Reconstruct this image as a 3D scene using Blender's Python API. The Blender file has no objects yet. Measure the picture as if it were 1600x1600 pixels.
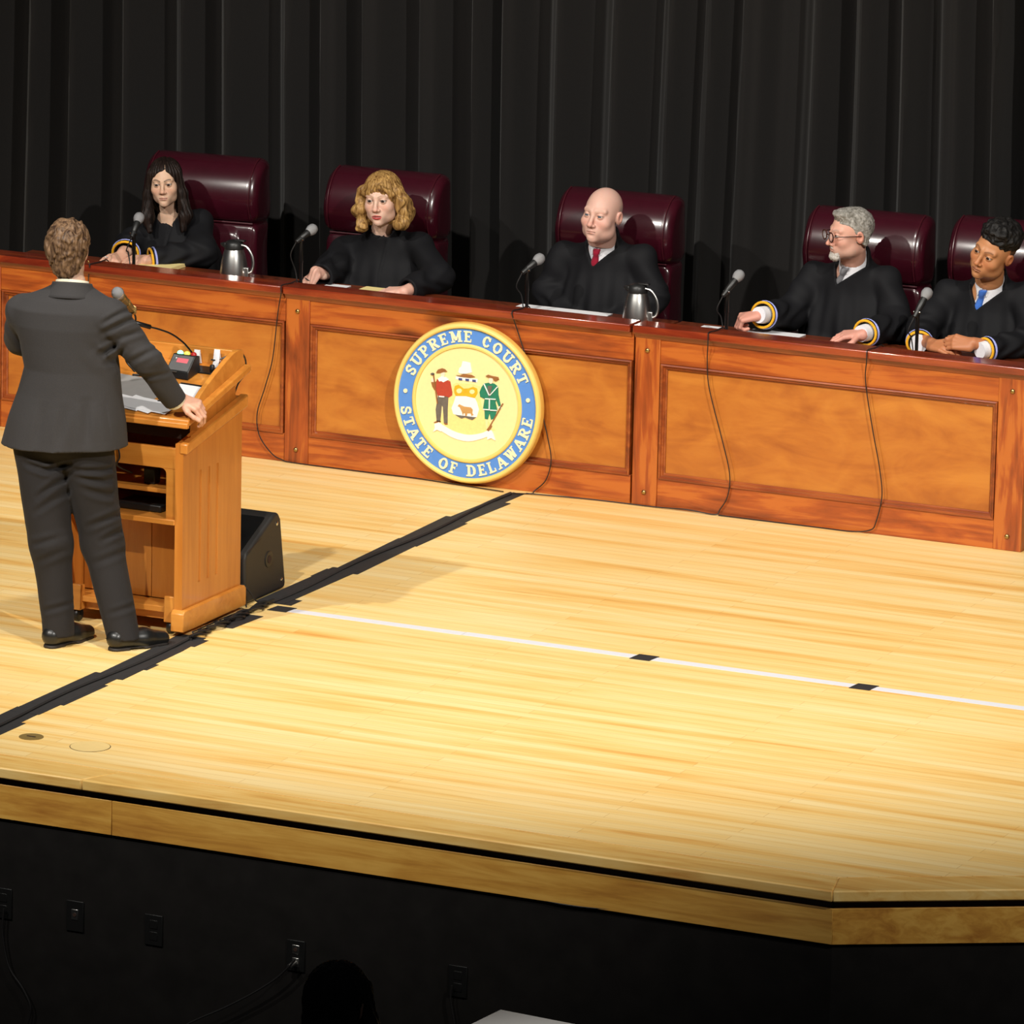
import bpy, math, random
import numpy as np
from mathutils import Vector, Matrix, Euler

# ------------------------------------------------------------------ camera, world, lights, exposure
scn = bpy.context.scene
COL = scn.collection
F_PX, TILT, YAW, ROLL = 9902.9, 0.2243, -0.4327, 0.0217
CAM = np.array([12.387, -24.639, 6.091])
_fw = np.array([math.sin(YAW)*math.cos(TILT), math.cos(YAW)*math.cos(TILT), -math.sin(TILT)])
_r0 = np.array([math.cos(YAW), -math.sin(YAW), 0.0]); _u0 = np.cross(_r0, _fw)
_rt = math.cos(ROLL)*_r0 + math.sin(ROLL)*_u0
_up = -math.sin(ROLL)*_r0 + math.cos(ROLL)*_u0
cd = bpy.data.cameras.new('camera'); cam = bpy.data.objects.new('camera', cd); COL.objects.link(cam)
cd.sensor_width = 36.0; cd.lens = F_PX/1600*36.0; cd.clip_end = 200
M = Matrix(((_rt[0], _up[0], -_fw[0], CAM[0]), (_rt[1], _up[1], -_fw[1], CAM[1]), (_rt[2], _up[2], -_fw[2], CAM[2]), (0, 0, 0, 1)))
cam.matrix_world = M
scn.camera = cam

def at(x, y, axis, val):
    """the point where the ray through photo pixel (x, y) meets the plane axis = val"""
    d = _fw + ((x-800)/F_PX)*_rt - ((y-800)/F_PX)*_up
    t = (val-CAM[axis])/d[axis]
    return CAM+t*d

w = bpy.data.worlds.new('world'); scn.world = w; w.use_nodes = True
w.node_tree.nodes['Background'].inputs[0].default_value = (0.9, 0.95, 1.0, 1)
w.node_tree.nodes['Background'].inputs[1].default_value = 0.012

def spot(name, az, el, dist, target, watts, ang, blend, color, radius=0.12):
    """stage spotlight hung over the audience; az to the right of the stage axis, el above the floor"""
    a, e = math.radians(az), math.radians(el)
    d = Vector((math.sin(a)*math.cos(e), -math.cos(a)*math.cos(e), math.sin(e)))
    l = bpy.data.lights.new(name, 'SPOT'); l.energy = watts; l.spot_size = math.radians(ang); l.spot_blend = blend
    l.color = color; l.shadow_soft_size = radius
    o = bpy.data.objects.new(name, l); COL.objects.link(o)
    o.location = Vector(target)+d*dist
    o.rotation_euler = (-d).to_track_quat('-Z', 'Y').to_euler()
    return o
WARM = (1.0, 0.955, 0.88)
spot('stage_spotlight', -19, 35, 16, (1.9, 0.1, 0.3), 2850, 43, 0.8, WARM)
spot('stage_spotlight', 3, 37, 16, (1.9, 0.1, 0.3), 2850, 43, 0.8, WARM)
spot('stage_spotlight', 43, 32, 16, (2.0, 0.1, 0.3), 3800, 43, 0.8, WARM)
spot('stage_spotlight', 10, 72, 9, (1.8, -2.0, 0.0), 720, 56, 0.9, WARM, 0.3)

spot('table_fill_spot', 0, 78, 6, (4.1, -6.25, -0.4), 420, 13, 0.6, WARM, 0.2)  # added narrow spot that brightens only the white table in the pit

scn.view_settings.view_transform = 'Standard'; scn.view_settings.look = 'None'
scn.view_settings.exposure = 0.55; scn.view_settings.gamma = 1.0
scn.view_settings.use_curve_mapping = False

# ------------------------------------------------------------------ materials
MATS = {}
def lin(c):
    return tuple(((v/255)/12.92 if v/255 <= 0.04045 else ((v/255+0.055)/1.055)**2.4) for v in c)
def base_mat(name):
    m = bpy.data.materials.new(name); m.use_nodes = True
    MATS[name] = m
    return m, m.node_tree.nodes, m.node_tree.links, m.node_tree.nodes['Principled BSDF']
def plain(name, rgb, rough=0.5, metal=0.0, coat=0.0, spec=0.5, var=0.12, scale=30, bump=0.0, sheen=0.0, emit=None, estr=0.0):
    """a colour with a little procedural noise variation"""
    m, N, L, b = base_mat(name)
    b.inputs['Roughness'].default_value = rough; b.inputs['Metallic'].default_value = metal
    b.inputs['Coat Weight'].default_value = coat; b.inputs['Coat Roughness'].default_value = 0.12
    b.inputs['Specular IOR Level'].default_value = spec
    b.inputs['Sheen Weight'].default_value = sheen
    tc = N.new('ShaderNodeTexCoord'); nz = N.new('ShaderNodeTexNoise'); nz.inputs['Scale'].default_value = scale
    nz.inputs['Detail'].default_value = 5
    L.new(tc.outputs['Object'], nz.inputs['Vector'])
    mx = N.new('ShaderNodeMix'); mx.data_type = 'RGBA'
    mx.inputs[6].default_value = (*[max(0, v*(1-var)) for v in rgb], 1); mx.inputs[7].default_value = (*[min(1, v*(1+var)) for v in rgb], 1)
    L.new(nz.outputs[0], mx.inputs[0]); L.new(mx.outputs[2], b.inputs['Base Color'])
    if bump:
        bp = N.new('ShaderNodeBump'); bp.inputs['Strength'].default_value = bump; bp.inputs['Distance'].default_value = 0.004
        L.new(nz.outputs[0], bp.inputs['Height']); L.new(bp.outputs[0], b.inputs['Normal'])
    if emit:
        b.inputs['Emission Color'].default_value = (*emit, 1); b.inputs['Emission Strength'].default_value = estr
    return m
def wood(name, dark, mid, light, axis='X', rough=0.4, coat=0.0, grain=1.0, knots=0.0, blot=1.0, spec=0.5, stretch=1.0):
    m, N, L, b = base_mat(name)
    b.inputs['Roughness'].default_value = rough; b.inputs['Coat Weight'].default_value = coat; b.inputs['Coat Roughness'].default_value = 0.1
    b.inputs['Specular IOR Level'].default_value = spec
    tc = N.new('ShaderNodeTexCoord'); oi = N.new('ShaderNodeObjectInfo')
    ad = N.new('ShaderNodeVectorMath'); ad.operation = 'MULTIPLY_ADD'
    cmb = N.new('ShaderNodeCombineXYZ')
    for i in range(3): L.new(oi.outputs['Random'], cmb.inputs[i])
    L.new(cmb.outputs[0], ad.inputs[0]); ad.inputs[1].default_value = (13, 7, 11); L.new(tc.outputs['Object'], ad.inputs[2])
    mp = N.new('ShaderNodeMapping'); lo_ = 1.6/stretch**1.5; s = {'X': (lo_, 22, 22), 'Y': (22, lo_, 22), 'Z': (22, 22, lo_)}[axis]
    mp.inputs['Scale'].default_value = s; L.new(ad.outputs[0], mp.inputs['Vector'])
    n1 = N.new('ShaderNodeTexNoise'); n1.inputs['Scale'].default_value = 1.0*grain; n1.inputs['Detail'].default_value = 8; n1.inputs['Roughness'].default_value = 0.62
    n1.inputs['Distortion'].default_value = 0.9
    L.new(mp.outputs[0], n1.inputs['Vector'])
    mp2 = N.new('ShaderNodeMapping'); lo2 = 1.3/stretch; s2 = {'X': (lo2, 4.5, 4.5), 'Y': (4.5, lo2, 4.5), 'Z': (4.5, 4.5, lo2)}[axis]
    mp2.inputs['Scale'].default_value = s2; L.new(ad.outputs[0], mp2.inputs['Vector'])
    n2 = N.new('ShaderNodeTexNoise'); n2.inputs['Scale'].default_value = 1.5; n2.inputs['Detail'].default_value = 4; n2.inputs['Distortion'].default_value = 1.2
    L.new(mp2.outputs[0], n2.inputs['Vector'])
    ma = N.new('ShaderNodeMath'); ma.operation = 'MULTIPLY_ADD'; L.new(n2.outputs[0], ma.inputs[0]); ma.inputs[1].default_value = 0.75*blot
    L.new(n1.outputs[0], ma.inputs[2])
    cr = N.new('ShaderNodeValToRGB'); e = cr.color_ramp.elements
    c0 = 0.5+0.375*blot
    e[0].position = c0-0.27; e[0].color = (*dark, 1); e[1].position = c0+0.24; e[1].color = (*light, 1)
    k = e.new(c0-0.02); k.color = (*mid, 1)
    L.new(ma.outputs[0], cr.inputs[0])
    out = cr.outputs[0]
    if knots:
        mp3 = N.new('ShaderNodeMapping'); s3 = {'X': (2.2, 5, 5), 'Y': (5, 2.2, 5), 'Z': (5, 5, 2.2)}[axis]
        mp3.inputs['Scale'].default_value = s3; L.new(ad.outputs[0], mp3.inputs['Vector'])
        v = N.new('ShaderNodeTexVoronoi'); v.inputs['Scale'].default_value = 0.9; L.new(mp3.outputs[0], v.inputs['Vector'])
        r2 = N.new('ShaderNodeValToRGB'); r2.color_ramp.elements[0].position = 0.05; r2.color_ramp.elements[1].position = 0.22
        r2.color_ramp.elements[0].color = (1, 1, 1, 1); r2.color_ramp.elements[1].color = (0, 0, 0, 1)
        L.new(v.outputs['Distance'], r2.inputs[0])
        mk = N.new('ShaderNodeMath'); mk.operation = 'MULTIPLY'; L.new(r2.outputs[0], mk.inputs[0]); mk.inputs[1].default_value = knots
        mx = N.new('ShaderNodeMix'); mx.data_type = 'RGBA'; L.new(mk.outputs[0], mx.inputs[0]); L.new(out, mx.inputs[6])
        mx.inputs[7].default_value = (*[v_*0.45 for v_ in dark], 1); out = mx.outputs[2]
    L.new(out, b.inputs['Base Color'])
    bp = N.new('ShaderNodeBump'); bp.inputs['Strength'].default_value = 0.12; bp.inputs['Distance'].default_value = 0.002
    L.new(n1.outputs[0], bp.inputs['Height']); L.new(bp.outputs[0], b.inputs['Normal'])
    return m
def floor_mat(name):
    m, N, L, b = base_mat(name)
    b.inputs['Roughness'].default_value = 0.42; b.inputs['Specular IOR Level'].default_value = 0.3
    tc = N.new('ShaderNodeTexCoord')
    br = N.new('ShaderNodeTexBrick'); L.new(tc.outputs['Object'], br.inputs['Vector'])
    br.offset = 0.37; br.offset_frequency = 2; br.squash = 1.0
    br.inputs['Scale'].default_value = 1.0; br.inputs['Brick Width'].default_value = 1.35; br.inputs['Row Height'].default_value = 0.057
    br.inputs['Mortar Size'].default_value = 0.0011; br.inputs['Mortar Smooth'].default_value = 0.4; br.inputs['Bias'].default_value = -0.15
    br.inputs['Color1'].default_value = (0.0, 0.0, 0.0, 1); br.inputs['Color2'].default_value = (1, 1, 1, 1); br.inputs['Mortar'].default_value = (0.4, 0.4, 0.4, 1)
    mp = N.new('ShaderNodeMapping'); mp.inputs['Scale'].default_value = (0.55, 9, 1); L.new(tc.outputs['Object'], mp.inputs['Vector'])
    n1 = N.new('ShaderNodeTexNoise'); n1.inputs['Scale'].default_value = 1.3; n1.inputs['Detail'].default_value = 6; n1.inputs['Distortion'].default_value = 0.4
    L.new(mp.outputs[0], n1.inputs['Vector'])
    mp2 = N.new('ShaderNodeMapping'); mp2.inputs['Scale'].default_value = (5, 110, 1); L.new(tc.outputs['Object'], mp2.inputs['Vector'])
    n2 = N.new('ShaderNodeTexNoise'); n2.inputs['Scale'].default_value = 1.0; n2.inputs['Detail'].default_value = 5
    L.new(mp2.outputs[0], n2.inputs['Vector'])
    # plank tone + streak + grain
    a1 = N.new('ShaderNodeMath'); a1.operation = 'MULTIPLY_ADD'; L.new(br.outputs['Color'], a1.inputs[0]); a1.inputs[1].default_value = 0.16; L.new(n1.outputs[0], a1.inputs[2])
    a2 = N.new('ShaderNodeMath'); a2.operation = 'MULTIPLY_ADD'; L.new(n2.outputs[0], a2.inputs[0]); a2.inputs[1].default_value = 0.22; L.new(a1.outputs[0], a2.inputs[2])
    cr = N.new('ShaderNodeValToRGB'); e = cr.color_ramp.elements
    e[0].position = 0.36; e[0].color = (0.66, 0.30, 0.06, 1); e[1].position = 0.86; e[1].color = (0.90, 0.69, 0.33, 1)
    k = e.new(0.50); k.color = (0.82, 0.495, 0.145, 1); k2 = e.new(0.62); k2.color = (0.87, 0.595, 0.22, 1)
    L.new(a2.outputs[0], cr.inputs[0])
    mx = N.new('ShaderNodeMix'); mx.data_type = 'RGBA'; mx.blend_type = 'MULTIPLY'; L.new(cr.outputs[0], mx.inputs[6])
    f = N.new('ShaderNodeMath'); f.operation = 'MULTIPLY'; L.new(br.outputs['Fac'], f.inputs[0]); f.inputs[1].default_value = 0.55
    L.new(f.outputs[0], mx.inputs[0]); mx.inputs[7].default_value = (0.45, 0.28, 0.12, 1)
    L.new(mx.outputs[2], b.inputs['Base Color'])
    bp = N.new('ShaderNodeBump'); bp.inputs['Strength'].default_value = 0.25; bp.inputs['Distance'].default_value = 0.001; bp.invert = True
    L.new(br.outputs['Fac'], bp.inputs['Height']); L.new(bp.outputs[0], b.inputs['Normal'])
    return m
def cloth(name, rgb, scale=350, rough=0.9, sheen=0.1, bump=0.25, spec=0.2):
    m = plain(name, rgb, rough, var=0.25, scale=scale, bump=bump, sheen=sheen, spec=spec)
    return m
def attr_mat(name, rough=0.5, spec=0.4, sss=0.0, bump=0.0, scale=200):
    """colour from the mesh's own colour attribute (lips, brows, skin tone), with fine noise"""
    m, N, L, b = base_mat(name)
    b.inputs['Roughness'].default_value = rough; b.inputs['Specular IOR Level'].default_value = spec
    at_ = N.new('ShaderNodeAttribute'); at_.attribute_name = 'Col'
    tc = N.new('ShaderNodeTexCoord'); nz = N.new('ShaderNodeTexNoise'); nz.inputs['Scale'].default_value = scale; L.new(tc.outputs['Object'], nz.inputs['Vector'])
    mx = N.new('ShaderNodeMix'); mx.data_type = 'RGBA'; mx.blend_type = 'MULTIPLY'; mx.inputs[0].default_value = 0.12
    L.new(at_.outputs['Color'], mx.inputs[6]); L.new(nz.outputs['Color'], mx.inputs[7]); L.new(mx.outputs[2], b.inputs['Base Color'])
    if sss:
        b.inputs['Subsurface Weight'].default_value = sss; b.inputs['Subsurface Radius'].default_value = (1.0, 0.35, 0.2); b.inputs['Subsurface Scale'].default_value = 0.004
    return m
def hair_mat(name, dark, light, scale=(90, 90, 14), rough=0.42):
    m, N, L, b = base_mat(name)
    b.inputs['Roughness'].default_value = rough; b.inputs['Specular IOR Level'].default_value = 0.18
    tc = N.new('ShaderNodeTexCoord'); mp = N.new('ShaderNodeMapping'); mp.inputs['Scale'].default_value = scale; L.new(tc.outputs['Object'], mp.inputs['Vector'])
    nz = N.new('ShaderNodeTexNoise'); nz.inputs['Scale'].default_value = 1; nz.inputs['Detail'].default_value = 6; nz.inputs['Distortion'].default_value = 1.0; L.new(mp.outputs[0], nz.inputs['Vector'])
    cr = N.new('ShaderNodeValToRGB'); e = cr.color_ramp.elements; e[0].position = 0.34; e[0].color = (*dark, 1); e[1].position = 0.66; e[1].color = (*light, 1)
    L.new(nz.outputs[0], cr.inputs[0]); L.new(cr.outputs[0], b.inputs['Base Color'])
    bp = N.new('ShaderNodeBump'); bp.inputs['Strength'].default_value = 0.6; bp.inputs['Distance'].default_value = 0.004
    L.new(nz.outputs[0], bp.inputs['Height']); L.new(bp.outputs[0], b.inputs['Normal'])
    return m

floor_mat('maple_floor')
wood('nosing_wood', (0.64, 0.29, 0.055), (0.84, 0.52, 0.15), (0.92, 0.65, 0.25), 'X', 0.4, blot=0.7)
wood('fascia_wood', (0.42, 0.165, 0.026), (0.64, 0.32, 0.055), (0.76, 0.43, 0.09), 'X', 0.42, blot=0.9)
wood('bench_rail', (0.16, 0.028, 0.006), (0.36, 0.074, 0.011), (0.46, 0.120, 0.017), 'X', 0.36, 0.25, 1.0, 0.95, 1.1)
wood('bench_post', (0.13, 0.024, 0.006), (0.34, 0.067, 0.011), (0.45, 0.120, 0.018), 'Z', 0.36, 0.25, 1.0, 0.9, 1.15)
wood('bench_panel', (0.31, 0.080, 0.011), (0.43, 0.135, 0.018), (0.51, 0.185, 0.026), 'X', 0.38, 0.2, 0.35, 0.0, 0.8, stretch=0.45)
wood('bench_moulding', (0.12, 0.022, 0.006), (0.24, 0.046, 0.010), (0.33, 0.078, 0.015), 'X', 0.28, 0.5)
wood('bench_counter', (0.13, 0.014, 0.006), (0.22, 0.028, 0.009), (0.30, 0.048, 0.012), 'X', 0.2, 0.7)
wood('desk_wood', (0.10, 0.018, 0.007), (0.15, 0.03, 0.01), (0.2, 0.045, 0.013), 'X', 0.3, 0.3)
wood('lectern_wood', (0.39, 0.125, 0.016), (0.48, 0.165, 0.023), (0.55, 0.21, 0.034), 'Z', 0.35, 0.25, 0.8, 0, 0.6)
wood('lectern_wood_flat', (0.45, 0.155, 0.020), (0.56, 0.21, 0.032), (0.64, 0.27, 0.048), 'X', 0.35, 0.25, 0.8, 0, 0.6)
plain('black_wall', (0.0115, 0.0104, 0.0098), 0.95, var=0.5, scale=9, bump=0.3, spec=0.1)
plain('pit_carpet', (0.008, 0.008, 0.01), 0.95, var=0.4, scale=60)
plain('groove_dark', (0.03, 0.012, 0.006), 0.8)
cloth('curtain_cloth', (0.0076, 0.0067, 0.0064), 240, 0.85, 0.08, 0.15)
cloth('robe_black', (0.0052, 0.0052, 0.0066), 300, 0.75, 0.0, 0.12, 0.22)
cloth('suit_grey', (0.038, 0.0355, 0.0355), 420, 0.85, 0.03, 0.2)
cloth('trouser_grey', (0.020, 0.018, 0.018), 420, 0.85, 0.03, 0.2)
cloth('white_shirt', (0.74, 0.74, 0.78), 300, 0.8, 0.0, 0.1)
cloth('cream_shirt', (0.72, 0.66, 0.5), 300, 0.8, 0.0, 0.1)
cloth('red_tie', (0.32, 0.012, 0.035), 200, 0.5, 0.1, 0.1)
cloth('blue_tie', (0.06, 0.18, 0.62), 200, 0.45, 0.1, 0.1)
cloth('yellow_trim', (0.80, 0.40, 0.015), 160, 0.6, 0.1, 0.1)
cloth('blue_trim', (0.33, 0.36, 0.72), 160, 0.6, 0.1, 0.1)
plain('leather', (0.036, 0.0030, 0.0078), 0.26, var=0.25, scale=12, coat=0.9, bump=0.04)
plain('leather_seam', (0.05, 0.006, 0.011), 0.3)
plain('black_plastic', (0.012, 0.012, 0.012), 0.42)
plain('black_metal', (0.010, 0.010, 0.010), 0.32, metal=0.3)
plain('speaker_black', (0.020, 0.018, 0.016), 0.55, bump=0.15, scale=300)
plain('grille_grey', (0.33, 0.33, 0.34), 0.5, metal=0.3, bump=0.8, scale=600, var=0.4)
plain('chrome', (0.62, 0.62, 0.62), 0.14, metal=1.0, var=0.03)
plain('brushed_steel', (0.66, 0.65, 0.63), 0.30, metal=1.0, var=0.05, scale=80)
plain('brass', (0.42, 0.30, 0.12), 0.3, metal=1.0)
plain('bronze_disc', (0.24, 0.16, 0.05), 0.5, metal=0.15)
plain('plug_wood', (0.82, 0.60, 0.25), 0.45, var=0.06)
plain('plate_black', (0.0032, 0.0032, 0.0032), 0.5)
plain('timer_face', (0.13, 0.13, 0.13), 0.5)
plain('paper_white', (0.80, 0.80, 0.82), 0.7, var=0.03)
plain('paper_grey', (0.30, 0.29, 0.28), 0.7, var=0.08)
plain('paper_yellow', (0.86, 0.70, 0.30), 0.7, var=0.03)
plain('ink', (0.03, 0.03, 0.05), 0.6)
plain('white_plastic', (0.78, 0.78, 0.78), 0.3, var=0.03)
plain('white_table', (0.70, 0.70, 0.70), 0.5, var=0.04)
plain('gaffer_tape', (0.019, 0.0175, 0.0175), 0.75, var=0.3, bump=0.2)
plain('white_tape', (0.70, 0.70, 0.74), 0.55, var=0.04)
plain('cable_black', (0.012, 0.011, 0.011), 0.45)
plain('mic_gold', (0.20, 0.14, 0.05), 0.4, metal=0.5)
plain('shoe_leather', (0.008, 0.008, 0.008), 0.36, coat=0.1)
plain('sole', (0.02, 0.015, 0.012), 0.6)
plain('seal_gold', (0.82, 0.60, 0.17), 0.45, var=0.05)
plain('seal_cream', (0.87, 0.74, 0.36), 0.5, var=0.06, scale=60)
plain('seal_field', (0.86, 0.70, 0.26), 0.55, var=0.12, scale=90)
plain('seal_blue', (0.085, 0.25, 0.68), 0.5, var=0.05)
plain('seal_rim_dark', (0.70, 0.40, 0.08), 0.5)
plain('letter_cream', (0.88, 0.78, 0.50), 0.5, var=0.03)
plain('paint_red', (0.44, 0.050, 0.025), 0.55, var=0.2, scale=80)
plain('paint_green', (0.012, 0.19, 0.11), 0.5, var=0.3, scale=80)
plain('paint_white', (0.86, 0.86, 0.84), 0.5, var=0.03)
plain('paint_grey', (0.14, 0.12, 0.10), 0.5, var=0.4, scale=60)
plain('paint_brown', (0.30, 0.12, 0.035), 0.5, var=0.2)
plain('paint_tan', (0.55, 0.30, 0.10), 0.5, var=0.15)
plain('paint_orange', (0.85, 0.42, 0.015), 0.5, var=0.25, scale=70)
plain('paint_blue', (0.05, 0.07, 0.22), 0.5)
plain('paint_skin', (0.84, 0.70, 0.55), 0.5)
plain('lamp_green', (0.2, 0.8, 0.5), 0.3, emit=(0.25, 1.0, 0.55), estr=1.6)
plain('lamp_yellow', (0.75, 0.7, 0.12), 0.3, emit=(0.9, 0.85, 0.1), estr=0.35)
plain('lamp_red', (0.45, 0.02, 0.02), 0.3)
plain('digit_red', (0.5, 0.10, 0.12), 0.4, emit=(1.0, 0.16, 0.18), estr=0.35)
plain('glass_lens', (0.9, 0.9, 0.9), 0.05)
MATS['glass_lens'].node_tree.nodes['Principled BSDF'].inputs['Alpha'].default_value = 0.10
plain('glasses_frame', (0.055, 0.02, 0.014), 0.3)
plain('eye_white', (0.44, 0.38, 0.35), 0.45, var=0.03)
plain('iris_brown', (0.022, 0.012, 0.008), 0.4, spec=0.2)
plain('iris_blue', (0.05, 0.065, 0.085), 0.4, spec=0.2)
attr_mat('skin', 0.48, 0.35, 0.12)
hair_mat('hair_darkbrown', (0.005, 0.0032, 0.0026), (0.020, 0.011, 0.008), rough=0.5)
hair_mat('hair_blonde', (0.12, 0.055, 0.015), (0.46, 0.27, 0.09), (75, 75, 16))
hair_mat('hair_grey', (0.13, 0.12, 0.10), (0.36, 0.34, 0.31), (70, 70, 40))
hair_mat('hair_white', (0.36, 0.33, 0.29), (0.55, 0.52, 0.48), (140, 140, 60), 0.6)
hair_mat('hair_black', (0.004, 0.004, 0.004), (0.016, 0.014, 0.013), (90, 90, 90), 0.5)
hair_mat('hair_brownblond', (0.034, 0.018, 0.012), (0.21, 0.125, 0.068), (70, 70, 26))

# ------------------------------------------------------------------ mesh helpers
class MB:
    def __init__(s): s.v = []; s.f = []
    def add(s, v, f):
        o = len(s.v); s.v += [tuple(map(float, p)) for p in v]; s.f += [tuple(i+o for i in q) for q in f]; return s
    def box(s, lo, hi):
        x0, y0, z0 = lo; x1, y1, z1 = hi
        return s.add([(x0, y0, z0), (x1, y0, z0), (x1, y1, z0), (x0, y1, z0), (x0, y0, z1), (x1, y0, z1), (x1, y1, z1), (x0, y1, z1)],
                     [(0, 3, 2, 1), (4, 5, 6, 7), (0, 1, 5, 4), (1, 2, 6, 5), (2, 3, 7, 6), (3, 0, 4, 7)])
    def hexa(s, p):  # 8 points ordered like box
        return s.add(p, [(0, 3, 2, 1), (4, 5, 6, 7), (0, 1, 5, 4), (1, 2, 6, 5), (2, 3, 7, 6), (3, 0, 4, 7)])
    def prism(s, poly, ax, a, b):
        """polygon in the two axes other than ax (in xyz order), extruded along ax from a to b"""
        n = len(poly)
        def mk(p, t):
            return {0: (t, p[0], p[1]), 1: (p[0], t, p[1]), 2: (p[0], p[1], t)}[ax]
        v = [mk(p, a) for p in poly]+[mk(p, b) for p in poly]
        f = [tuple(range(n))[::-1], tuple(range(n, 2*n))]+[(i, (i+1) % n, n+(i+1) % n, n+i) for i in range(n)]
        return s.add(v, f)
    def tube(s, pts, r, n=8, closed=False, caps=True):
        pts = [Vector(p) for p in pts]; m = len(pts)
        rs = r if isinstance(r, (list, tuple)) else [r]*m
        v = []; f = []
        up = Vector((0, 0, 1)); prev = None
        for i, p in enumerate(pts):
            t = (pts[min(i+1, m-1)]-pts[max(i-1, 0)]) if not closed else pts[(i+1) % m]-pts[i-1]
            if t.length < 1e-9: t = Vector((0, 0, 1))
            t.normalize()
            if prev is None:
                a = t.cross(up)
                if a.length < 1e-3: a = t.cross(Vector((1, 0, 0)))
            else:
                a = prev-t*prev.dot(t)
                if a.length < 1e-6: a = t.cross(up)
            a.normalize(); prev = a; bb = t.cross(a)
            for k in range(n):
                w_ = 2*math.pi*k/n; v.append(p+a*(rs[i]*math.cos(w_))+bb*(rs[i]*math.sin(w_)))
        for i in range(m if closed else m-1):
            j = (i+1) % m
            for k in range(n):
                f.append((i*n+k, i*n+(k+1) % n, j*n+(k+1) % n, j*n+k))
        if caps and not closed:
            f.append(tuple(range(n))[::-1]); f.append(tuple(range((m-1)*n, m*n)))
        return s.add(v, f)
    def lathe(s, prof, c, axis=(0, 0, 1), n=24):
        """profile of (r, h) turned about an axis through c"""
        ax = Vector(axis).normalized(); a = ax.cross(Vector((0, 0, 1)))
        if a.length < 1e-3: a = Vector((1, 0, 0))
        a.normalize(); b = ax.cross(a); c = Vector(c); v = []; f = []
        for r, h in prof:
            for k in range(n):
                w_ = 2*math.pi*k/n; v.append(c+ax*h+a*(r*math.cos(w_))+b*(r*math.sin(w_)))
        for i in range(len(prof)-1):
            for k in range(n): f.append((i*n+k, i*n+(k+1) % n, (i+1)*n+(k+1) % n, (i+1)*n+k))
        f.append(tuple(range(n))[::-1]); f.append(tuple(range((len(prof)-1)*n, len(prof)*n)))
        return s.add(v, f)
    def grid(s, fn, nu, nv, closed_u=False):
        v = [fn(i/(nu if closed_u else nu-1), j/(nv-1)) for j in range(nv) for i in range(nu)]
        f = []
        for j in range(nv-1):
            for i in range(nu if closed_u else nu-1):
                k = (i+1) % nu; f.append((j*nu+i, j*nu+k, (j+1)*nu+k, (j+1)*nu+i))
        return s.add(v, f)
    def xform(s, M):
        s.v = [tuple(M @ Vector(p)) for p in s.v]; return s

def mesh_from(name, v, f, mat, smooth=False):
    me = bpy.data.meshes.new(name); me.from_pydata([tuple(p) for p in v], [], [tuple(q) for q in f]); me.update()
    if mat: me.materials.append(MATS[mat])
    if smooth: me.polygons.foreach_set('use_smooth', [True]*len(me.polygons))
    return me
def obj(name, mb, mat, parent=None, smooth=False, bevel=0, seg=2, world=True, auto=None):
    """ONE mesh object; with world=True the vertices are world coordinates even below a parent"""
    me = mb if isinstance(mb, bpy.types.Mesh) else mesh_from(name, mb.v, mb.f, mat, smooth)
    o = bpy.data.objects.new(name, me); COL.objects.link(o)
    if parent is not None:
        o.parent = parent
        if world and parent.parent is None:
            o.matrix_parent_inverse = Matrix.LocRotScale(parent.location, parent.rotation_euler, parent.scale).inverted()
    if bevel:
        b = o.modifiers.new('bevel', 'BEVEL'); b.width = bevel; b.segments = seg; b.limit_method = 'ANGLE'; b.angle_limit = math.radians(35)
        b.harden_normals = False
        me.polygons.foreach_set('use_smooth', [True]*len(me.polygons))
        try: me.set_sharp_from_angle(angle=math.radians(50))
        except Exception: pass
    elif smooth:
        try: me.set_sharp_from_angle(angle=math.radians(55))
        except Exception: pass
    return o
def tag(o, label, cat, group=None):
    o['label'] = label; o['category'] = cat
    if group: o['group'] = group
    return o
def thing(name, label, cat, loc=(0, 0, 0), rotz=0.0, group=None):
    o = bpy.data.objects.new(name, None); COL.objects.link(o)
    o.location = loc; o.rotation_euler = (0, 0, rotz); o.empty_display_size = 0.1
    return tag(o, label, cat, group)
def struct(o): o['kind'] = 'structure'; return o
def copy_tree(o, parent=None):
    c = o.copy(); COL.objects.link(c); c.parent = parent
    if parent is not None: c.matrix_parent_inverse = o.matrix_parent_inverse.copy()
    for ch in [x for x in list(COL.objects) if x.parent == o]: copy_tree(ch, c)
    return c
def arc(c, r, a0, a1, n):
    return [(c[0]+r*math.cos(a0+(a1-a0)*i/(n-1)), c[1]+r*math.sin(a0+(a1-a0)*i/(n-1))) for i in range(n)]
def bez(p, n=24):
    """Catmull-Rom through the points"""
    P = [Vector(q) for q in p]; P = [P[0]*2-P[1]]+P+[P[-1]*2-P[-2]]; out = []
    for i in range(1, len(P)-2):
        for k in range(n):
            t = k/n; a, b, c, d = P[i-1], P[i], P[i+1], P[i+2]
            out.append(0.5*((2*b)+(c-a)*t+(2*a-5*b+4*c-d)*t*t+(3*b-a-3*c+d)*t**3))
    out.append(P[-2]); return out
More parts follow.
